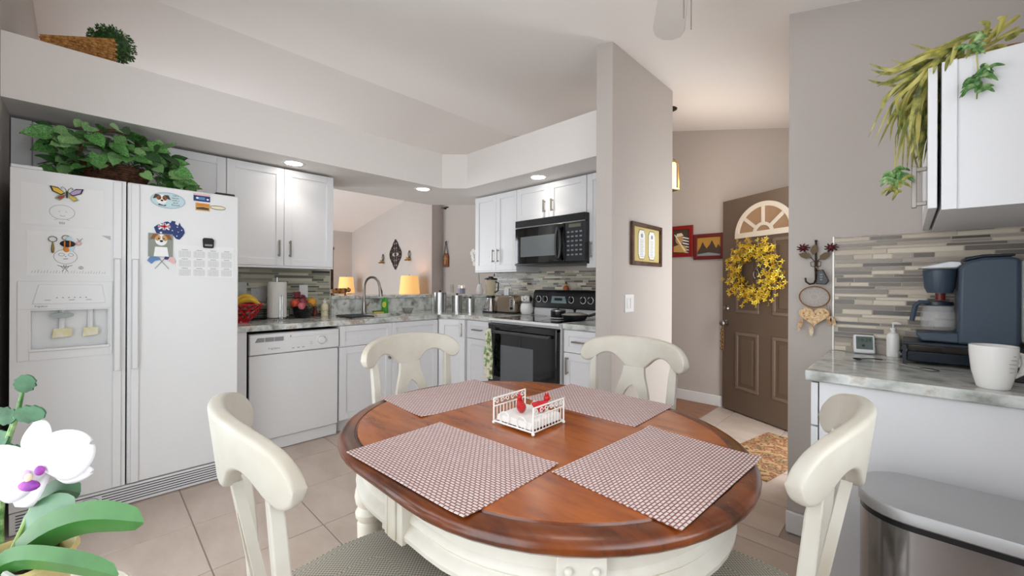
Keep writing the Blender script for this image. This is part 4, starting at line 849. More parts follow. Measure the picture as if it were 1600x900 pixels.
# outlets
og = mat('outlet_grey', 'A9A8A4', .4, .4)
plate('outlet_cover', 'grey metal outlet plate nearest the fridge above the red bowl', (-3.917+.017, .842, 1.165), 90, .072, .115, 1, og, 'outlet')
plate('outlet_cover', 'grey metal outlet plate left of the paper towel roll', (-3.9, .962, 1.112), 90, .115, .115, 1, og, 'outlet')
plate('outlet_cover', 'white outlet plate behind the artificial fruit basket', (-3.9, 1.315, 1.14), 90, .072, .115, 1, None, 'outlet')
plate('outlet_cover', 'white outlet plate on the mosaic behind the toaster', (-3.19, 3.192, 1.115), 0, .072, .115, 1, None, 'outlet')
# bar ledge
LZ = 1.0945
t = thing('tiger_figurine', 'striped tiger figurine walking on the bar ledge', 'figurine', (-4.03, 1.70, LZ), 90)
tg = mat('tiger_orange', 'A8662E', .6, col2=['1E1410', 'A8662E', 'C08A50'], scale=30, stretch=(3, 1, .6), contrast=(.42, .56))
MB().tube([(-.085, 0, .040), (-.04, 0, .046), (.02, 0, .044), (.06, 0, .050)], [.020, .026, .026, .022], 12).build('body', tg, t); MB().sph((.085, 0, .052), (.024, .020, .022), 12, 8).build('head', tg, t)
for x, s in ((-.07, -1), (-.07, 1), (.05, -1), (.05, 1)): MB().tube([(x, s*.014, .035), (x+.008*s, s*.014, .018), (x+.004, s*.014, 0)], [.012, .009, .008], 8).build('leg', tg, t)
MB().tube([(-.09, 0, .045), (-.125, 0, .04), (-.14, 0, .03), (-.16, 0, .03)], .005, 6).build('tail', tg, t)
for s in (-1, 1): MB().sph((.08, s*.014, .074), (.005, .006, .006), 8, 6).build('ear', tg, t)
t = thing('candle', 'lit purple candle in a glass jar on the bar ledge', 'candle', (-3.80, 3.045, LZ))
MB().lathe([(.001, .003), (.041, .003), (.041, .066), (.001, .066)], 24).build('wax', mat('wax_purple', '5E4A86', .4), t); MB().lathe([(.001, 0), (.045, 0), (.046, .01), (.046, .105), (.043, .105), (.043, .004), (.001, .003)], 24).build('glass_jar', glassm, t)
MB().lathe([(.001, .070), (.006, .076), (.007, .083), (.003, .094), (.001, .100)], 10).build('flame', mat('flame', 'FFC070', .5, emit=6), t)
t = thing('white_orchid_spray', 'white orchid spray in a small vase at the end of the bar ledge', 'flowers', (-3.66, 3.205, LZ))
MB().lathe([(.001, 0), (.035, 0), (.045, .04), (.03, .09), (.022, .11), (.026, .12), (.001, .118)], 18).build('vase', whitec, t); MB().tube([(0, 0, .1), (-.02, 0, .3), (-.03, 0, .45), (-.07, -.02, .52), (-.10, -.03, .50)], .004, 6).build('stem', greenleaf, t); rnd = random.Random(3); wp = mat('petal_white_far', 'F0ECE6', .6)
for i, (x, z) in enumerate(((-.03, .40), (-.04, .45), (-.06, .50), (-.085, .515), (-.105, .49), (-.085, .45), (-.07, .41), (-.045, .36))):
    b = MB()
    for k in range(5): a = k*2*PI/5; b.sph((x+.016*math.cos(a), -.02-.004*i % 3, z+.016*math.sin(a)), (.013, .004, .013), 8, 5)
    b.build('blossom', wp, t)
# ================================================================ COFFEE COUNTER
cof = mat('coffee_slate_blue', '3E4C5C', .38)
cofd = mat('coffee_dark', '1C2430', .3)
t = thing('coffee_pod_stand', 'black coffee pod stand with drawer under the coffee maker', 'stand', (.14, 2.275, CZ))
MB().box(-.155, .175, -.115, .105, .074, .086).build('top_shelf', cofd, t, bev=.003)
for x in (-.150, .165):
    for y in (-.108, .095): MB().box(x-.005, x+.005, y-.005, y+.005, 0, .074).build('leg', cofd, t)
d = MB().box(-.145, .16, -.105, .09, .012, .05).build('drawer_tray', mat('drawer_navy', '16202C', .15), t, bev=.004)
MB().tube([(-.155, -.1, .03), (-.165, 0, .03), (-.155, .09, .03)], .005, 6).build('pull', cofd, d)
t = thing('coffee_maker', 'slate blue coffee maker with side carafe, reservoir and silver lid handle', 'coffee maker', (.14, 2.275, CZ+.0862))
q = lambda x, z: (x-.14, z-1.0007)
P = lambda l: [q(*p) for p in l]
MB().prism(P([(.128, 1.002), (.272, 1.002), (.272, 1.306), (.245, 1.314), (.19, 1.313), (.15, 1.302), (.132, 1.275)]), -.10, .09, 'y').build('body', cof, t, bev=.010, seg=3)
MB().prism(P([(.15, 1.303), (.19, 1.314), (.262, 1.316), (.262, 1.324), (.19, 1.324), (.145, 1.315)]), -.085, .075, 'y').build('control_strip', cofd, t, bev=.003)
for k in (0, 1): MB().lathe([(.001, 0), (.007, 0), (.006, .003), (.001, .003)], 10, (q(.205+k*.022, 0)[0], -.06, q(0, 1.324)[1])).build('button', steel, t)
MB().lathe([(.001, 0), (.034, 0), (.042, .02), (.046, .075), (.047, .088), (.001, .088)], 24, (q(.086, 0)[0], -.005, q(0, 1.185)[1])).build('brew_head', cof, t)
MB().prism(P([(.024, 1.279), (.045, 1.290), (.11, 1.308), (.14, 1.305), (.145, 1.29), (.13, 1.276), (.06, 1.275)]), -.06, .05, 'y').build('lid_handle', mat('lid_silver', 'C2C4C6', .3, .6), t, bev=.006)
MB().prism(P([(.019, 1.034), (.034, 1.004), (.14, 1.002), (.14, 1.042)]), -.085, .075, 'y').build('drip_base', cof, t, bev=.006)
cg = MB().lathe([(.001, 0), (.040, 0), (.048, .012), (.050, .05), (.042, .088), (.036, .094), (.034, .094), (.040, .086), (.048, .05), (.046, .014), (.001, .003)], 24, (q(.082, 0)[0], -.005, q(0, 1.0435)[1])).build('carafe', mat('carafe_glass', 'E6E8E8', .03, alpha=.22), t)
MB().lathe([(.038, .093), (.042, .096), (.042, .108), (.001, .112)], 20, (q(.082, 0)[0], -.005, q(0, 1.0435)[1])).build('carafe_lid', cofd, cg)
MB().tube([(q(x, z)[0], -.03, q(x, z)[1]) for x, z in ((.06, 1.150), (.032, 1.150), (.020, 1.135), (.010, 1.075))], [.008, .010, .011, .010], 10, flat=.8).build('carafe_handle', cof, cg)
MB().cyl((q(.088, 0)[0], -.005, q(0, 1.158)[1]), (q(.088, 0)[0], -.005, q(0, 1.184)[1]), .014, 12).build('brew_nozzle', mat('nozzle_red', '6A2420', .4), t)
MB().box(.134, .185, -.09, .08, .02, .30).build('water_reservoir', mat('reservoir_glass', 'DDE4E8', .05, alpha=.4), t, bev=.006)
t = thing('coffee_mug', 'tall white mug with faint measure marks in front of the coffee maker', 'mug', (.178, 1.830, CZ))
MB().lathe([(.001, 0), (.030, 0), (.034, .004), (.044, .05), (.0485, .10), (.049, .125), (.0465, .125), (.046, .10), (.041, .05), (.030, .008), (.001, .006)], 32).build('cup', whitec, t)
MB().tube([(.042, .018, .105), (.058, .030, .10), (.062, .034, .075), (.055, .030, .045), (.040, .018, .035)], .006, 8).build('handle', whitec, t)
for i in range(5): a = -1.0; MB().box(.020, .034, -.0475+.004*i*.6-.001, -.0455+.004*i*.6, .055+i*.011, .0565+i*.011).xf(Matrix.Rotation(R(8), 4, 'Z')).build('measure_mark', C['grey'], t)
t = thing('digital_clock', 'small white digital thermometer clock leaning on the mosaic', 'clock', (-.137, 2.352, CZ), 12)
M = Matrix.Rotation(R(-12), 4, 'X')
MB().box(-.036, .036, -.010, .012, .001, .082).xf(M).build('case', basem, t, bev=.006); MB().box(-.028, .028, -.0112, -.010, .018, .074).xf(M).build('screen', mat('lcd', '56625C', .15), t)
text('18:29', .021, blackm, M @ FRONT(0, -.0114, .058), t, ext=.0001); MB().prism(ell(.006, .006, 12, -.004, .034), -.0116, -.0112, 'y').xf(M).build('face_icon', blackm, t)
MB().box(-.012, .012, .010, .03, 0.0005, .006).build('stand_foot', basem, t)
pump_bottle('lotion_bottle', 'white pump bottle between the mosaic and the pod drawer', (-.045, 2.345, CZ), .022, .145, whitec)
def spoon(label, loc, rz, L, m):
    t = thing('spoon', label, 'spoon', loc, rz)
    MB().tube([(0, 0, .004), (L*.4, 0, .007), (L*.72, 0, .005)], [.004, .003, .003], 8, flat=.6).build('handle', m, t); MB().sph((L*.86, 0, .0048), (L*.15, .016, .004), 16, 8).build('bowl', m, t)
spoon('steel spoon lying in front of the pod drawer', (-.085, 2.130, CZ), -32, .19, chrome)
spoon('dark coffee scoop near the clock', (-.075, 2.185, CZ), 215, .10, blackm)
t = thing('pod_box', 'black box at the right end of the coffee counter', 'box', (.262, 2.05, CZ))
box(-.05, .06, -.06, .06, 0, .045).build('box_body', blackm, t, bev=.003); box(-.05, .06, -.06, .06, .046, .075).build('white_lid', basem, t, bev=.003)
# ---------------------------------------------------------------- hook rack and dream catcher
t = thing('rose_hook', 'bronze wall hook with two dark red metal roses', 'hook', (-.314, 2.395, 1.30))
MB().tube([(0, -.012, .118), (0, -.012, -.06), (-.006, -.018, -.078), (-.022, -.026, -.082), (-.036, -.028, -.07), (-.038, -.028, -.052)], .0042, 8).build('stem', bronzem, t); MB().sph((0, -.012, .122), .006, 8, 6).build('finial', bronzem, t); MB().box(-.006, .006, -.010, 0, -.02, .03).build('wall_bracket', bronzem, t)
rosem = mat('rose_red', '5A2226', .5, .3)
for cx, cz in ((-.048, .092), (.058, .088)):
    MB().tube([(0, -.012, .02), (cx*.4, -.014, .045), (cx, -.016, cz-.01)], .002, 6).build('rose_stem', bronzem, t); b = MB()
    for k in range(9): a = k*2*PI/9; b.tube([(cx, -.016, cz), (cx+.010*math.cos(a), -.024, cz+.008*math.sin(a)), (cx+.025*math.cos(a), -.020, cz+.019*math.sin(a)), (cx+.010*math.cos(a+.5), -.016, cz+.008*math.sin(a+.5))], .0028, 5)
    b.sph((cx, -.02, cz), (.010, .008, .009), 10, 6); b.build('rose', rosem, t)
lfm = mat('metal_leaf', '5A4A32', .5, .4)
for cx, cz, a in ((-.042, .055, 160), (-.006, .082, 80), (.034, .05, 40)): MB().prism([(-.026, 0), (-.011, .014), (.011, .012), (.026, 0), (.011, -.012), (-.011, -.014)], -.002, .002, 'y').xf(Matrix.Translation((cx, -.018, cz)) @ Matrix.Rotation(R(-a), 4, 'Y')).build('leaf', lfm, t)
for s in (-1, 1): MB().tube([(0, -.012, .0), (s*.018, -.014, .004), (s*.02, -.014, .022), (s*.008, -.014, .026)], .0016, 6).build('scroll', bronzem, t)
t = thing('key_fob', 'black car key fob hanging on the rose hook', 'key fob', (-.291, 2.366, 1.250))
MB().prism([(-.020, -.032), (.018, -.034), (.030, -.016), (.008, .036), (-.012, .034)], -.012, 0, 'y').build('fob', blackm, t, bev=.003)
for k in range(3): box(-.004, .006, -.0128, -.012, -.014+k*.012, -.008+k*.012).build('button', C['grey'], t)
MB().tube([(-.004, -.006, .026), (-.012, -.006, .04), (-.020, -.004, .05)], .003, 6).build('strap', mat('strap_tan', '9A7050', .8), t)
t = thing('dream_catcher', 'dream catcher hoop with a floral heart and feathers hung below the hook', 'dream catcher', (-.318, 2.372, 1.158))
hoop = mat('hoop_brown', '8A6440', .7)
MB().tube([(.058*math.cos(i*PI/18), 0, .049*math.sin(i*PI/18)) for i in range(36)], .0032, 6, closed=True).build('hoop', hoop, t)
b = MB()
for i in range(12): a, c = i*PI/6, (i+5)*PI/6; b.tube([(.057*math.cos(a), 0, .048*math.sin(a)), (.057*math.cos(c), 0, .048*math.sin(c))], .0005, 4)
b.build('web', mat('thread', 'D6D0C8', .8), t)
hm = mat('heart_floral', 'E0C8A4', .9, col2=['A8683A', 'E6CFA8', 'D9A86A', 'EAD8B8'], scale=90, contrast=(.4, .6))
MB().prism([(.058*(16*math.sin(a)**3)/16, -.088+.040*(13*math.cos(a)-5*math.cos(2*a)-2*math.cos(3*a)-math.cos(4*a))/13) for a in [i*2*PI/36 for i in range(36)]], -.012, .004, 'y').build('floral_heart', hm, t, bev=.003)
fe = mat('feather', 'DCC3A0', .9, col2=['B58A5A', 'E6D4B8'], scale=50)
for cx, cz, L, s in ((-.045, -.10, .07, -.25), (-.01, -.13, .06, .0), (.052, -.075, .06, .15), (.064, -.085, .05, .3)):
    f_ = MB().prism([(0, 0), (.010, -L*.4), (.006, -L*.8), (0, -L), (-.007, -L*.75), (-.010, -L*.35)], -.0012, .0012, 'y').xf(Matrix.Translation((cx, -.006, cz)) @ Matrix.Rotation(-s, 4, 'Y')).build('feather', fe, t)
    MB().tube([(cx*.9, -.003, cz+.045 if cx > 0 else cz+.03), (cx, -.006, cz)], .0012, 5).build('cord', hoop, t)
# ================================================================ PLANTS
def heart_leaf(m, w=.9, L=1, fold=.22):
    ou = [(0, 0), (.16, .10), (.36, .16), (.5, .10), (.62, -.0)]
    xs = [(-.04, .0), (-.12, .24), (-.02, .44), (.22, .50), (.50, .40), (.76, .22), (.92, .08), (1, 0)]
    b = MB(); v = []; f = []
    for x, y in xs: v += [(x, -y*w, abs(y)*fold), (max(x, -.02), 0, -.10*x*x), (x, y*w, abs(y)*fold)]
    for i in range(len(xs)-1): k = 3*i; f += [(k, k+3, k+4, k+1), (k+1, k+4, k+5, k+2)]
    b.add(v, f); return b.mesh('leaf', m)
def orient(o, p, d, up, s):
    d = Vector(d).normalized(); up = Vector(up); y = up.cross(d).normalized(); z = d.cross(y)
    o.matrix_local = Matrix.Translation(p) @ Matrix((d, y, z)).transposed().to_4x4() @ Matrix.Diagonal((s[0], s[1], s[2], 1))
rnd = random.Random(7)
IV = thing('ivy_basket', 'artificial ivy with heart-shaped leaves spilling from a dark wicker basket on the fridge', 'plant', (-3.36, .085, 1.776))
b = MB()
for k in range(9): b.tube([((.075+.004*k)*math.cos(i*PI/14), (.12+.006*k)*math.sin(i*PI/14), .007+.0125*k+.003*(i % 2)) for i in range(28)], .007, 6, closed=True)
b.build('basket', wickerm, IV); MB().lathe([(.001, .002), (.075, .002), (.1, .095), (.001, .095)], 20, sy=1.5).build('basket_liner', seam, IV)
MB().tube([(0, .155*math.cos(i*PI/14), .10+.23*math.sin(i*PI/14)) for i in range(15)], .010, 8).build('basket_handle', mat('handle_bark', '6A4A36', .7), IV)
lm = [heart_leaf(greenleaf), heart_leaf(darkleaf), heart_leaf(mat('leaf_variegated', '5F8E4C', .4, col2=['4C8040', '8FB678', '5E9450'], scale=9))]
vn = MB()
for i in range(16): a = i*PI/8; vn.tube([(0, 0, .09), (.06*math.cos(a), .15*math.sin(a), .16), (.12*math.cos(a), .30*math.sin(a), .07)], .0025, 5)
vn.build('vines', darkleaf, IV)
for i in range(175):
    y = rnd.uniform(-.26, .33); e = math.sqrt(max(0, 1-(y/.40)**2)); z = .03+rnd.random()**.8*(.30*e); x = rnd.uniform(-.10, .20)*e+.01
    if y > .2 and rnd.random() < .5: z = rnd.uniform(.0, .14)
    if abs(y-.02) < .09 and z < .12 and x > .02: z += .10
    if x > .10 and z < .03: z = .04
    o = put('leaf', lm[rnd.choice([0, 0, 1, 2, 2])], IV)
    d = Vector((rnd.uniform(.2, 1), y*3+rnd.uniform(-.6, .6), rnd.uniform(-.9, .3)))
    s = rnd.uniform(.06, .10); orient(o, (x, y, z), d, (rnd.uniform(.6, 1), rnd.uniform(-.4, .4), rnd.uniform(.0, .9)), (s, s*.95, s))
# topiary and wicker trough on the soffit ledge
t = thing('wicker_trough', 'orange brown wicker trough lying on the high plant ledge', 'basket', (-3.50, -.06, 2.481))
wk = weave('wicker_weave', 'C48A44', 'A86A2C', '5A3414', .022, .012, .002)
MB().loft([[(.0, -.15, 0), (.09, -.15, 0), (.10, -.15, .075), (.0, -.15, .075)], [(.0, .13, 0), (.12, .13, 0), (.13, .14, .165), (.0, .14, .165)]]).build('trough', tanwick, t)
b = MB()
for k in range(11):
    for j in range(14):
        zz = .004+k*.0145; f0 = .075+.09*j/13
        if zz < f0-.006: b.sph((.098+.03*j/13+.003, -.145+.28*j/13+(k % 2)*.010, zz+.006), (.004, .011, .0075), 6, 4)
stuff(b.build('woven_strands', tanwick, t)); MB().tube([(.10, -.15, .076), (.13, .14, .166)], .007, 6).build('rim', tanwick, t)
t = thing('topiary_ball', 'round boxwood topiary ball beside the wicker trough on the high ledge', 'plant', (-3.50, .078, 2.666))
t.location = (-3.622, .075, 2.481); rnd = random.Random(2); b = MB()
for i in range(900):
    u = rnd.uniform(-1, 1); a = rnd.random()*2*PI; r = math.sqrt(1-u*u); n = Vector((r*math.cos(a), r*math.sin(a), u)); p = n*rnd.uniform(.085, .108)+Vector((0, 0, .235))
    d = (n+Vector((rnd.uniform(-.7, .7), rnd.uniform(-.7, .7), rnd.uniform(-.7, .7)))).normalized(); s = n.cross(d); s = s.normalized() if s.length > .01 else Vector((1, 0, 0)); l, w = .019, .0055
    b.add([p, p+d*l*.5+s*w, p+d*l, p+d*l*.5-s*w], [(0, 1, 2, 3)])
bx = mat('boxwood', '2E5A20', .5, col2=['1E3A16', '3E7030', '6E9A48'], scale=40)
stuff(b.build('leaves', bx, t, smooth=False)); MB().sph((0, 0, .235), .09, 18, 12).build('core', darkleaf, t); MB().lathe([(.001, 0), (.05, 0), (.065, .10), (.06, .105), (.02, .10), (.015, .16), (.001, .16)], 18).build('pot', mat('pot_clay', '8A5A40', .8), t)
# spider plant on the coffee-counter wall cabinet
def blade(name, pts, w, m, parent, side=(0, 1, 0), blunt=False):
    P = [Vector(p) for p in pts]; n = 12; C_ = []
    for i in range(n+1):
        u = i/n*(len(P)-1); k = min(int(u), len(P)-2); f = u-k
        p0 = P[max(k-1, 0)]; p1 = P[k]; p2 = P[k+1]; p3 = P[min(k+2, len(P)-1)]
        C_.append(.5*((2*p1)+(p2-p0)*f+(2*p0-5*p1+4*p2-p3)*f*f+(3*p1-p0-3*p2+p3)*f**3))
    v = []; f = []
    for i, c in enumerate(C_):
        tg_ = (C_[min(i+1, n)]-C_[max(i-1, 0)]).normalized(); s = tg_.cross(Vector(side)); s = s.normalized() if s.length > .05 else Vector((1, 0, 0))
        ww_ = w*min(1, .5+i/n*2)*((1-(i/n)**3) if not blunt else math.sqrt(max(0, 1-max(0, (i/n-.7)/.302)**2)))+.0004; nn = s.cross(tg_)
        v += [c-s*ww_+nn*ww_*.35, c, c+s*ww_+nn*ww_*.35]
    for i in range(n): k = 3*i; f += [(k, k+3, k+4, k+1), (k+1, k+4, k+5, k+2)]
    return MB().add(v, f).build(name, m, parent)
sp1 = mat('spider_leaf', '8E8A3A', .45, col2=['5F6A24', 'A8A04A', 'C4BC72'], scale=22, stretch=(1, 1, .3)); sp2 = mat('spider_leaf_olive', '6F6F2E', .45, col2=['3E4A1E', '8A8A3E', 'B5AE62'], scale=26)
SP = thing('spider_plant', 'trailing spider plant with striped olive leaves on the small wall cabinet', 'plant', (.14, 1.86, 1.861))
o0 = Vector((.14, 1.86, 1.861))
bl = [[(.22, 1.963), (.156, 1.915), (.119, 1.892)], [(.221, 1.939), (.16, 1.906), (.101, 1.892)], [(.199, 1.983), (.165, 1.925), (.142, 1.893)], [(.138, 1.902), (.062, 1.919), (.0, 1.91), (-.078, 1.885)], [(.119, 1.902), (.042, 1.901), (-.032, 1.884), (-.092, 1.927)], [(.11, 1.889), (.042, 1.868), (-.038, 1.822), (-.095, 1.691)], [(.101, 1.889), (.032, 1.865), (-.032, 1.805), (-.046, 1.729)], [(.091, 1.896), (.021, 1.891), (-.038, 1.837), (-.063, 1.814)], [(.086, 1.891), (.032, 1.835), (-.01, 1.783), (.001, 1.63)], [(.077, 1.891), (.03, 1.828), (.006, 1.733), (.001, 1.645)], [(.082, 1.889), (.028, 1.797), (.006, 1.703), (.026, 1.587)], [(.067, 1.888), (.024, 1.857), (-.016, 1.769), (-.026, 1.652)], [(.062, 1.89), (.026, 1.781), (-.01, 1.7), (-.029, 1.584)], [(.067, 1.885), (.028, 1.832), (.022, 1.77), (.026, 1.73)], [(.057, 1.884), (.016, 1.833), (-.027, 1.788), (-.018, 1.725)], [(.057, 1.887), (.006, 1.822), (-.01, 1.723), (-.015, 1.581)], [(.12, 1.892), (.086, 1.876), (.074, 1.831)], [(.09, 1.895), (.062, 1.878), (.050, 1.831)], [(.191, 1.893), (.207, 1.9), (.216, 1.903)], [(.156, 1.888), (.182, 1.89), (.199, 1.877)], [(.057, 1.878), (.024, 1.765), (.018, 1.668), (.001, 1.615)], [(.057, 1.877), (.018, 1.748), (.001, 1.675), (-.004, 1.587)], [(.052, 1.88), (-.01, 1.85), (-.057, 1.813), (-.063, 1.784)], [(.047, 1.876), (.006, 1.778), (-.043, 1.755), (-.048, 1.729)], [(.062, 1.897), (.005, 1.904), (-.044, 1.892), (-.09, 1.921)]]
rnd = random.Random(5)
for i, c in enumerate(bl):
    for rep in range(3 if 3 <= i else 1):
        yy = 1.75+rnd.uniform(-.02, .06)+rep*.03; j = rnd.uniform(-.03, .03)*rep
        if i in (16, 17): yy = 1.712
        pts = [Vector((x+j+(.02*rep if k else 0), yy+(.0 if k else .02), z+j+(.006 if not k else 0)))-o0 for k, (x, z) in enumerate(c)]
        blade('leaf', pts, rnd.uniform(.0045, .0075), rnd.choice([sp1, sp2]), SP, (0, 1, .2))
def tuft(cx, cy, cz, n, L, m, seed, down=False):
    r_ = random.Random(seed)
    for i in range(n):
        a = r_.random()*2*PI; e = r_.uniform(-.5, .9); l = L*r_.uniform(.6, 1.1); d = Vector((math.cos(a), math.sin(a)*.5, e)).normalized(); p = Vector((cx, cy, cz))-o0+Vector((r_.uniform(-.012, .012), r_.uniform(-.008, .008), r_.uniform(-.02, .02)))
        blade('leaf', [p, p+d*l*.5+Vector((0, 0, .006)), p+d*l-Vector((0, 0, .010))], .005, m, SP, (0, 1, .3))
tg1 = mat('plantlet_green', '4E7A3E', .45, col2=['2E5A2A', '5E8A4A', 'A9C08A'], scale=40)
MB().tube([Vector(p)-o0 for p in ((.05, 1.78, 1.885), (.0, 1.76, 1.80), (-.03, 1.755, 1.68), (-.031, 1.75, 1.56))], .0016, 6).build('runner', sp1, SP); MB().tube([Vector(p)-o0 for p in ((.13, 1.76, 1.88), (.134, 1.712, 1.86), (.137, 1.705, 1.79), (.134, 1.705, 1.73))], .0016, 6).build('runner', sp1, SP)
tuft(-.031, 1.75, 1.55, 22, .042, tg1, 1); tuft(-.028, 1.75, 1.52, 12, .04, sp2, 2); tuft(.134, 1.70, 1.87, 9, .04, tg1, 3); tuft(.137, 1.70, 1.80, 10, .04, tg1, 4); tuft(.136, 1.70, 1.755, 12, .04, tg1, 6)
MB().lathe([(.001, 0), (.05, 0), (.06, .05), (.055, .055), (.001, .05)], 18, (.06, .05, 0)).build('pot', mat('terracotta', '9A5A3A', .8), SP)
# ---------------------------------------------------------------- orchid in the foreground
t = thing('plant_stand', 'cream round plant stand under the orchid pot', 'stand', (-.80, -.075, 0))
MB().lathe([(.001, .745), (.115, .745), (.122, .755), (.122, .770), (.116, .776), (.001, .776)], 32).build('top', creamp, t); MB().lathe([(.02, .05), (.03, .12), (.02, .3), (.03, .45), (.022, .6), (.035, .745), (.001, .745)], 16).build('pedestal', creamp, t)
for k in range(3): a = k*2*PI/3+.5; MB().tube([(0, 0, .10), (.06*math.cos(a), .06*math.sin(a), .09), (.12*math.cos(a), .12*math.sin(a), .012)], [.018, .016, .012], 8).build('foot', creamp, t)
OR = thing('orchid', 'white moth orchid with purple centre and long green leaves in a yellow pot', 'plant', (-.787, -.069, .7765), math.degrees(yaw))
S_ = .5/636
def op(px, py, dz=0): return Vector(((px-20)*S_, dz, (880-py)*S_+.0895))
MB().lathe([(.001, 0), (.042, 0), (.054, .088), (.058, .092), (.054, .096), (.050, .092), (.046, .07), (.001, .07)], 28).build('pot', mat('pot_yellow', 'C8B878', .35, col2=['B8A460', 'D2C48A'], scale=12), OR)
rnd = random.Random(9); brk = mat('bark', '3E2A26', .9, col2=['2A1A18', '5A4038'], scale=40)
for i in range(22): a = rnd.random()*6.28; r = .042*math.sqrt(rnd.random()); MB().box(-.010, .010, -.007, .007, -.005, .006).xf(Matrix.Translation((r*math.cos(a), r*math.sin(a), .081)) @ Matrix.Rotation(rnd.random()*3, 4, 'Z') @ Matrix.Rotation(rnd.random()*.8, 4, 'X')).build('bark_chip', brk, OR)
MB().tube([(.02, -.02, .085), (.028, -.03, .098), (.036, -.028, .092), (.042, -.02, .088)], .003, 6).build('aerial_root', mat('root_grey', 'B8BCB4', .7), OR)
ol = mat('orchid_leaf', '2C6224', .3, col2=['20501A', '386E30', '2C5E26'], scale=8); ol2 = mat('orchid_leaf_grey', '4A7450', .35, col2=['3A6642', '6E9274'], scale=8)
blade('leaf', [op(20, 868), op(90, 822, -.01), op(160, 800, -.015), op(238, 806, -.012)], .019, ol, OR, (.0, 1, .0), True); blade('leaf', [op(5, 885, -.02), op(70, 850, -.03), op(150, 850, -.035), op(222, 872, -.03)], .014, ol, OR, (0, 1, .0), True)
blade('leaf', [op(15, 865, .01), op(45, 825, .005), op(70, 805, .005), op(112, 800, .005)], .020, ol2, OR, (0, 1, 0), True); blade('leaf', [op(10, 870, .03), op(20, 810, .03), op(50, 785, .03), op(85, 790, .03)], .014, ol2, OR, (0, 1, 0), True); blade('leaf', [op(20, 880, -.03), op(-20, 850, -.04), op(-60, 850, -.04)], .018, ol, OR, (0, 1, 0), True)
MB().tube([op(15, 870), op(25, 800, .02), op(45, 765, .01), op(58, 745, 0)], .0028, 8).build('flower_stem', mat('orchid_stem', '8AA85A', .5), OR)
pw = mat('orchid_petal', 'F1EEF2', .55, col2=['F4F2F3', 'ECE6EE'], scale=20)
def petal(cx, cy, px, py, w, dz=0, cup=.006):
    a, c = op(cx, cy, dz), op(px, py, dz); d = c-a; L = d.length; d.normalize(); s = Vector((0, 1, 0)).cross(d); v = []; f = []; n = 14
    for i in range(n+1):
        k = 1-(1-i/n)**1.7; ww_ = w*(math.sqrt(max(0, 1-((k-.55)/.452)**2)) if k > .55 else .25+.75*math.sin(PI/2*k/.55))
        for j in range(-3, 4): v.append(a+d*(L*k)+s*(ww_*j/3)+Vector((0, cup*((j/3)**2)-cup*1.6*math.sin(PI*k), 0)))
    for i in range(n):
        for j in range(6): q_ = i*7+j; f.append((q_, q_+1, q_+8, q_+7))
    o = MB().add(v, f).build('petal', pw, OR); so = o.modifiers.new('s', 'SOLIDIFY'); so.thickness = .0008; return o
petal(66, 730, 44, 662, .021, .006); petal(62, 735, 14, 796, .020, .006); petal(68, 738, 132, 743, .013, .006); petal(62, 730, 142, 692, .031, -.002); petal(70, 726, -22, 746, .036, -.003)
lipm = mat('orchid_lip', '9A3E9E', .5, col2=['7A2E8E', 'B84AA6'], scale=40); lip = MB().sph(op(67, 750, -.014), (.012, .006, .0062), 14, 8).build('lip', lipm, OR)
MB().sph(op(80, 728, -.012), (.005, .004, .006), 10, 8).build('side_lobe', lipm, lip); MB().sph(op(56, 736, -.010), (.005, .004, .006), 10, 8).build('side_lobe', mat('lobe_pale', 'C7A6CE', .5), lip); MB().sph(op(66, 738, -.014), (.0035, .004, .005), 10, 8).build('column', mat('column_cream', 'E8D6B0', .5), lip)
# succulent behind the orchid
KA = thing('kalanchoe', 'green scalloped-leaf succulent stalk at the left edge behind the orchid', 'plant', (-.955, -.093, 0), math.degrees(yaw))
MB().lathe([(.001, .60), (.04, .60), (.05, .69), (.046, .69), (.001, .68)], 18).build('pot', mat('terracotta2', 'A0623E', .8), KA); MB().lathe([(.001, 0), (.07, 0), (.06, .02), (.025, .05), (.022, .55), (.06, .59), (.06, .6), (.001, .6)], 18).build('pot_stand', creamp, KA)
MB().tube([(0, 0, .68), (-.004, 0, .86), (.004, 0, .97), (.022, 0, 1.02), (.030, 0, 1.055)], [.004, .004, .004, .003, .002], 8).build('stalk', tg1, KA)
km = mat('kalanchoe_leaf', '2A5836', .45, col2=['1E4628', '42704C'], scale=30)
def scal(L, w): return [(L*(.5-.5*math.cos(a)), w*math.sin(a)*(1+.10*math.cos(11*a))) for a in [i*2*PI/44 for i in range(44)]]
for (x, z, a, L, w) in ((.020, 1.012, 14, .045, .014), (.022, 1.01, 166, .036, .012), (.028, 1.05, 60, .028, .012), (.012, .985, 205, .045, .015), (.004, .955, 12, .034, .018), (0, .955, 170, .05, .018), (.002, .92, 200, .05, .016), (0, .90, 10, .04, .016)): MB().prism(scal(L, w), -.0012, .0012, 'y').xf(Matrix.Translation((x, -.002, z)) @ Matrix.Rotation(R(-a), 4, 'Y') @ Matrix.Rotation(R(20), 4, 'X')).build('leaf', km, KA)
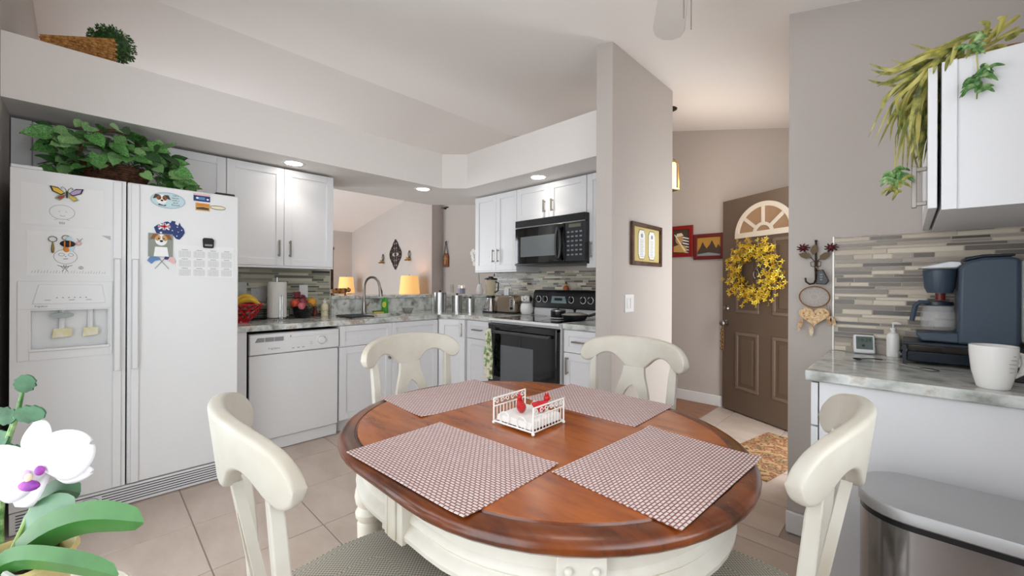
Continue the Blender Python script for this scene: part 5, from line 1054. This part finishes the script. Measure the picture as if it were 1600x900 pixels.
# ================================================================ HALL AND LIVING ROOM
# wreath on the open door
t = thing('wreath', 'yellow forsythia wreath hanging on the brown front door', 'wreath', (0, 0, 0))
t.matrix_world = Matrix.Translation((-1.316, 4.335, 0)) @ Matrix.Rotation(DA, 4, 'Z') @ Matrix.Translation((.405, -.035, 1.335))
rnd = random.Random(12); b = MB()
for k in range(7):
    ph = rnd.random()*6; b.tube([((.185+.03*math.sin(5*a+ph))*math.cos(a), .012*math.cos(3*a+ph), (.185+.03*math.sin(5*a+ph))*math.sin(a)) for a in [i*2*PI/40 for i in range(40)]], .006, 5, closed=True)
b.build('twig_ring', mat('twig', '5A4430', .85), t)
ym = [mat('forsythia_%d' % i, c, .6) for i, c in enumerate(('D9AE22', 'E8C83A', 'C99A1E', 'EAD860'))]; bs = [MB() for _ in ym]; gb = MB()
for i in range(520):
    a = rnd.random()*2*PI; r = rnd.gauss(.205, .045); r = max(.12, min(.315, r)); p = Vector((r*math.cos(a), rnd.uniform(-.075, .015), r*math.sin(a)*1.03)); n = Vector((rnd.uniform(-.7, .7), -1, rnd.uniform(-.6, .9))).normalized(); u = n.orthogonal().normalized(); w = n.cross(u); k = rnd.random()*2; B_ = bs[(0 if math.cos(a) < 0 else 1) if rnd.random() < .55 else rnd.randrange(4)]
    for q_ in range(4):
        c, s = math.cos(k+q_*PI/2), math.sin(k+q_*PI/2); d = u*c+w*s; e = n.cross(d); B_.add([p, p+d*.012+e*.006+n*.003, p+d*.024+n*.007, p+d*.012-e*.006+n*.003], [(0, 1, 2, 3)])
for i in range(70):
    a = rnd.random()*2*PI; r = rnd.uniform(.13, .27); p = Vector((r*math.cos(a), rnd.uniform(-.05, 0), r*math.sin(a))); d = Vector((rnd.uniform(-1, 1), -.6, rnd.uniform(-1, 1))).normalized(); e = d.orthogonal().normalized(); gb.add([p, p+d*.018+e*.006, p+d*.04, p+d*.018-e*.006], [(0, 1, 2, 3)])
for B_, m in zip(bs, ym): stuff(B_.build('blossoms', m, t, smooth=False))
stuff(gb.build('leaves', mat('wreath_leaf', '5E7050', .6), t, smooth=False))
kn = MB().tube([(.405+.028*math.cos(a), -.02, 1.31+.04*math.sin(a)) for a in [i*2*PI/20 for i in range(20)]], .006, 6, closed=True).build('knocker', nickel, door); MB().lathe([(.001, 0), (.022, 0), (.02, .014), (.001, .018)], 14).xf(Matrix.Translation((.405, 0, 1.355)) @ Matrix.Rotation(R(90), 4, 'X')).build('knocker_plate', nickel, kn)
t = thing('bell_strap', 'strap of small brass bells hanging from the front door knob', 'bells', (0, 0, 0))
t.matrix_world = Matrix.Translation((-1.316, 4.335, 0)) @ Matrix.Rotation(DA, 4, 'Z') @ Matrix.Translation((.056, -.05, .83))
MB().tube([(.018*math.cos(a), 0, .012+.022*math.sin(a)) for a in [i*2*PI/16 for i in range(16)]], .003, 6, closed=True).build('loop', mat('strap_red', '8A5A3A', .7), t); box(-.008, .008, -.002, .004, -.25, -.008).build('strap', MATS['strap_red'], t)
for k in range(6): MB().sph((.005*(-1)**k, -.012, -.05-k*.036), .013, 10, 8).build('bell', brassm, t)
# framed pictures
def framed(name, label, loc, rz, w, h, fm, mm, fw=.03, dep=.022, cat='picture'):
    t = thing(name, label, cat, loc, rz); x, z = w/2, h/2
    MB().box(-x, -x+fw, -dep, 0, -z, z).box(x-fw, x, -dep, 0, -z, z).box(-x+fw, x-fw, -dep, 0, -z, -z+fw).box(-x+fw, x-fw, -dep, 0, z-fw, z).build('frame', fm, t, bev=.004)
    box(-x+fw, x-fw, -.008, -.0005, -z+fw, z-fw).build('picture_surface', mm, t); return t
frm = mat('frame_walnut', '4A2E20', .4, col2=['35200F', '5E3C2A'], scale=12); frr = mat('frame_red', '8A1A18', .35); frd = mat('frame_crimson', '6A1E1E', .35)
t = framed('certificate_frame', 'walnut framed pair of printed verses on a gold mat, on the pillar', (-1.36, 2.778, 1.497), 90, .462, .298, frm, mat('mat_gold', 'C9B87A', .8), .028)
for s in (-1, 1):
    cx = s*.078; oc = [(cx-.05, -.07), (cx-.05, .07), (cx-.03, .10), (cx+.03, .10), (cx+.05, .07), (cx+.05, -.07), (cx+.03, -.10), (cx-.03, -.10)]
    bv = MB().prism([(cx+(a-cx)*1.1, b_*1.06) for a, b_ in oc], -.0092, -.008, 'y').build('mat_bevel', brassm, t); MB().prism(oc, -.0102, -.0092, 'y').build('print', paperm, bv)
    b = MB()
    for k in range(11): b.box(cx-.026, cx+.026-(k % 3)*.006, -.0106, -.0102, -.085+k*.0115, -.082+k*.0115)
    b.build('text_lines', mat('verse_grey', '9AA8A0', .8) if s < 0 else MATS['verse_grey'], bv); MB().prism(ell(.016, .016, 10, cx, .062), -.0108, -.0102, 'y').build('emblem', C['grey'], bv)
t = framed('red_framed_print', 'bright red framed print of a soldier and striped flag in the hall', (-1.735, 4.37, 1.675), 0, .25, .33, frr, C['dkbrown'], .04)
for k in range(6): MB().prism([(.015, .05-k*.03), (.082, .03-k*.03), (.082, .018-k*.03), (.015, .036-k*.03)], -.0092, -.008, 'y').build('flag_stripe', C['white'], t)
MB().prism(ell(.04, .05, 16, -.02, .02), -.0096, -.008, 'y').build('portrait', C['tan'], t); MB().prism([(-.08, -.11), (.06, -.12), (.05, -.05), (-.02, -.03), (-.08, -.05)], -.0096, -.008, 'y').build('uniform', C['sand'], t); MB().prism([(-.075, .075), (-.065, .08), (.05, -.10), (.035, -.11)], -.0104, -.0096, 'y').build('rifle', C['cream'], t); MB().prism([(-.055, .05), (-.045, .085), (.005, .09), (.025, .06)], -.0104, -.0096, 'y').build('helmet', C['cream'], t)
t = framed('red_framed_print', 'crimson framed landscape print of a dark tree line beside the front door', (-1.456, 4.37, 1.605), 0, .298, .262, frd, C['gold'], .036)
MB().prism([(-.11, -.095), (-.11, -.05), (-.085, -.01), (-.06, .05), (-.04, .01), (-.02, -.02), (.01, .02), (.03, .065), (.05, .02), (.07, -.02), (.09, .02), (.11, -.01), (.11, -.095)], -.0092, -.008, 'y').build('tree_line', C['dkbrown'], t); MB().prism([(-.11, -.095), (-.11, -.075), (.0, -.06), (.11, -.08), (.11, -.095)], -.0098, -.0092, 'y').build('meadow', C['grey'], t)
# hall lantern
t = thing('hall_lantern', 'lit brass and amber glass lantern hanging in the hall', 'lantern', (-1.535, 3.62, 2.06), 20)
am = mat('amber_glass_lit', 'FFC878', .4, emit=2.2)
MB().lathe([(.05, .02), (.062, .03), (.062, .23), (.045, .245), (.001, .245)], 4).xf(Matrix.Rotation(R(45), 4, 'Z')).build('glass', am, t)
for k in range(4): a = k*PI/2+PI/2; MB().tube([(.064*math.cos(a), .064*math.sin(a), .01), (.066*math.cos(a), .066*math.sin(a), .235), (.02*math.cos(a), .02*math.sin(a), .285)], .005, 6).build('corner_bar', brassm, t)
MB().lathe([(.07, 0), (.074, .006), (.07, .016), (.05, .02), (.001, .02)], 4).xf(Matrix.Rotation(R(0), 4, 'Z')).build('bottom_plate', brassm, t); MB().tube([(0, 0, .28), (0, 0, .32), (.0, 0, zc(-1.535)-2.06-.02)], .004, 6).build('chain', bronzem, t); MB().lathe([(.001, 0), (.055, 0), (.05, -.02), (.015, -.035), (.001, -.035)], 18, (0, 0, zc(-1.535)-2.06)).build('ceiling_canopy', bronzem, t)
lamp('lantern_bulb', 'POINT', (-1.42, 3.62, 2.12), 3.0, (1, .88, .74), .06)
# rug
rg = mat('rug_floral', 'A88A60', .95, col2=['2E201A', 'A88A60', 'B09468', '7A2E24', 'A0845A', '4A2E22', 'B29A70'], scale=11, contrast=(.34, .68), detail=4)
t = thing('hall_rug', 'tan door rug with dark red floral pattern on the hall floor', 'rug', (-.72, 3.38, .001), -12)
box(-.20, .20, -.44, .44, 0, .008).build('pile', rg, t, bev=.003); MB().box(-.20, .20, -.452, -.44, 0, .006).box(-.20, .20, .44, .452, 0, .006).build('fringe', tanwick, t)
# ceiling fan (only one blade and the pull chains reach into view)
t = thing('ceiling_fan', 'white ceiling fan blade and pull chains at the top of the room', 'fan', (-.518, 1.255, 2.27))
fw_ = mat('fan_white', 'DCD6D0', .4); FH = zc(-.518)-2.27
MB().lathe([(.001, 0), (.09, 0), (.13, .03), (.14, .09), (.12, .14), (.04, .16), (.03, FH), (.001, FH)], 28).build('motor', fw_, t)
MB().lathe([(.001, -.085), (.04, -.08), (.075, -.05), (.085, -.01), (.001, -.001)], 24).build('light_bowl', mat('fan_bowl', 'F0ECE4', .3), t)
for k in range(4):
    a = R(117+90*k); M = Matrix.Rotation(a, 4, 'Z') @ Matrix.Rotation(R(12), 4, 'X')
    MB().prism([(.20, -.05), (.58, -.068), (.63, -.055), (.66, -.02), (.66, .02), (.63, .055), (.58, .068), (.20, .05)], .076, .084).xf(M).build('blade', fw_, t, bev=.003); MB().box(.11, .24, -.02, .02, .066, .076).xf(M).build('blade_iron', nickel, t)
for x, y, l in ((.009, .037, .215), (.026, .053, .25)): MB().cyl((x, y, -.005), (x, y, -.005-l), .0016, 6).build('pull_chain', nickel, t)
lamp('added_ceiling_fill', 'SPOT', (-.62, 1.10, 2.32), 24, (1, .96, .93), .12, (R(180), 0, 0), R(165))  # added spot aimed up to brighten the ceiling, not a lamp of the fan
# living room: lamps on side tables
for lab, x, y, sc in (('nearer lit table lamp with a cream shade beyond the pass-through', -6.64, 4.09, 1.0), ('farther lit table lamp with a cream shade at the left of the pass-through', -9.15, 4.0, .95)):
    t = thing('side_table', 'dark side table under the '+lab.split(' with')[0], 'side table', (x, y, 0)); MB().box(-.26, .26, -.22, .22, .57, .60).build('top', frm, t, bev=.004)
    for sx in (-1, 1):
        for sy in (-1, 1): MB().box(sx*.22-.02, sx*.22+.02, sy*.18-.02, sy*.18+.02, 0, .57).build('leg', frm, t)
    t = thing('table_lamp', lab, 'lamp', (x, y, .6005), 0, 'lit table lamps in the living room')
    MB().lathe([(.001, 0), (.07, 0), (.075, .015), (.03, .03), (.05, .12), (.06, .2), (.04, .30), (.015, .36), (.012, .42), (.001, .42)], 20).build('base', whitec, t); MB().lathe([(.19*sc, .40), (.155*sc, .76), (.151*sc, .76), (.186*sc, .40)], 32).build('lamp_shade', lampsh, t); MB().cyl((0, 0, .42), (0, 0, .79), .006, 8).build('finial_rod', brassm, t)
    lamp('table_lamp_bulb', 'POINT', (x, y, 1.2), 2, (1, .8, .55), .08)
# iron medallion with sconces
im = mat('wrought_iron', '33251F', .6, .4)
t = thing('iron_medallion', 'wrought iron scroll medallion on the living room wall', 'wall decor', (-7.62, 4.37, 1.82)); b = MB()
for sx in (-1, 1):
    for sz in (-1, 1):
        for (cx, cz, r) in ((.07, .07, .05), (.14, .05, .045), (.06, .17, .04), (.17, .0, .03), (.11, .13, .035)): MB().tube([(sx*(cx+r*math.cos(a)*(1-a/11)), -.02, sz*(cz+r*math.sin(a)*(1-a/11))) for a in [k*.55 for k in range(15)]], .009, 6).build('scroll', im, t)
MB().tube([(.20*math.cos(a)*(1+.12*math.cos(4*a)), -.015, .25*math.sin(a)*(1+.12*math.cos(4*a))) for a in [k*2*PI/40 for k in range(40)]], .010, 6, closed=True).build('outer_band', im, t); MB().tube([(0, -.018, -.29), (0, -.018, .29)], .010, 6).build('spine', im, t); MB().sph((0, -.02, 0), (.03, .012, .03), 10, 6).build('boss', im, t)
for s in (-1, 1): MB().sph((0, -.018, s*.28), (.03, .01, .035), 10, 6).build('finial', im, t)
for lab, x, z in (('small iron candle sconce left of the medallion', -8.13, 1.75), ('small iron candle sconce right of the medallion', -7.08, 1.77)):
    t = thing('candle_sconce', lab, 'sconce', (x, 4.37, z), 0, 'iron candle sconces'); MB().tube([(.035*math.sin(k*PI/8), -.02, .10-.018*k+.0) for k in range(9)], .008, 6).tube([(-.035*math.sin(k*PI/8), -.02, .10-.018*k) for k in range(9)], .008, 6).build('bracket', im, t); MB().lathe([(.001, 0), (.055, 0), (.065, .02), (.05, .024), (.001, .02)], 14, (0, -.06, -.10)).build('cup', brassm, t); MB().lathe([(.001, 0), (.03, 0), (.03, .05), (.001, .05)], 12, (0, -.06, -.078)).build('candle', mat('sconce_wax', 'B08A50', .7) if 'sconce_wax' not in MATS else MATS['sconce_wax'], t)
t = thing('wooden_cross_plaque', 'wooden arched plaque with a cross hanging by a cord in the niche', 'plaque', (-6.21, 4.615, 1.66))
MB().prism([(-.075, -.13), (.075, -.13), (.075, .06)]+[(.075*math.cos(a), .06+.07*math.sin(a)) for a in [k*PI/10 for k in range(1, 10)]]+[(-.075, .06)], -.03, 0, 'y').build('plaque', mat('plaque_wood', '8A5030', .6, col2=['5E3420', 'A0643E'], scale=10), t, bev=.004)
MB().box(-.012, .012, -.036, -.03, -.08, .08).box(-.04, .04, -.036, -.03, .02, .044).build('cross', C['tan'], t); MB().tube([(-.06, -.015, .10), (-.012, -.015, .30), (.0, -.02, .32)], .007, 6).tube([(.06, -.015, .10), (.012, -.015, .30), (0, -.02, .32)], .007, 6).build('cord', bronzem, t); MB().tube([(-.01, 0, .34), (0, -.03, .325), (.05, -.04, .35)], .008, 6).build('wall_hook', bronzem, t)
plate('outlet_cover', 'grey outlet plate low on the niche wall above the canisters', (-6.05, 4.617, 1.13), 0, .09, .15, 1, og, 'outlet')
t = thing('tall_cabinet', 'tall reddish wood cabinet at the left edge of the pass-through view', 'cabinet', (-6.0, 2.22, 0), 90)
MB().box(-.25, .19, 0, .40, .05, 1.70).build('carcass', mat('cabinet_cherry', '9A5A2A', .4, col2=['7A4018', 'B0703A'], scale=6), t); MB().box(.17, .205, -.02, .42, 0, 1.72).build('corner_post', frm, t); MB().box(-.27, .21, -.03, .42, 1.70, 1.74).build('cornice', frm, t); box(-.24, .165, -.015, 0, .08, 1.68).build('door', MATS['cabinet_cherry'], t)
t = thing('ceiling_sensor', 'small dark bracket on the ceiling edge beyond the pass-through', 'bracket', (-4.00, 2.995, 2.146)); t.location = (-3.98, 2.93, 2.12)
MB().box(-.05, .05, -.02, .02, 0, .012).box(-.005, .005, -.02, .02, -.012, 0).build('bracket_plate', blackm, t)
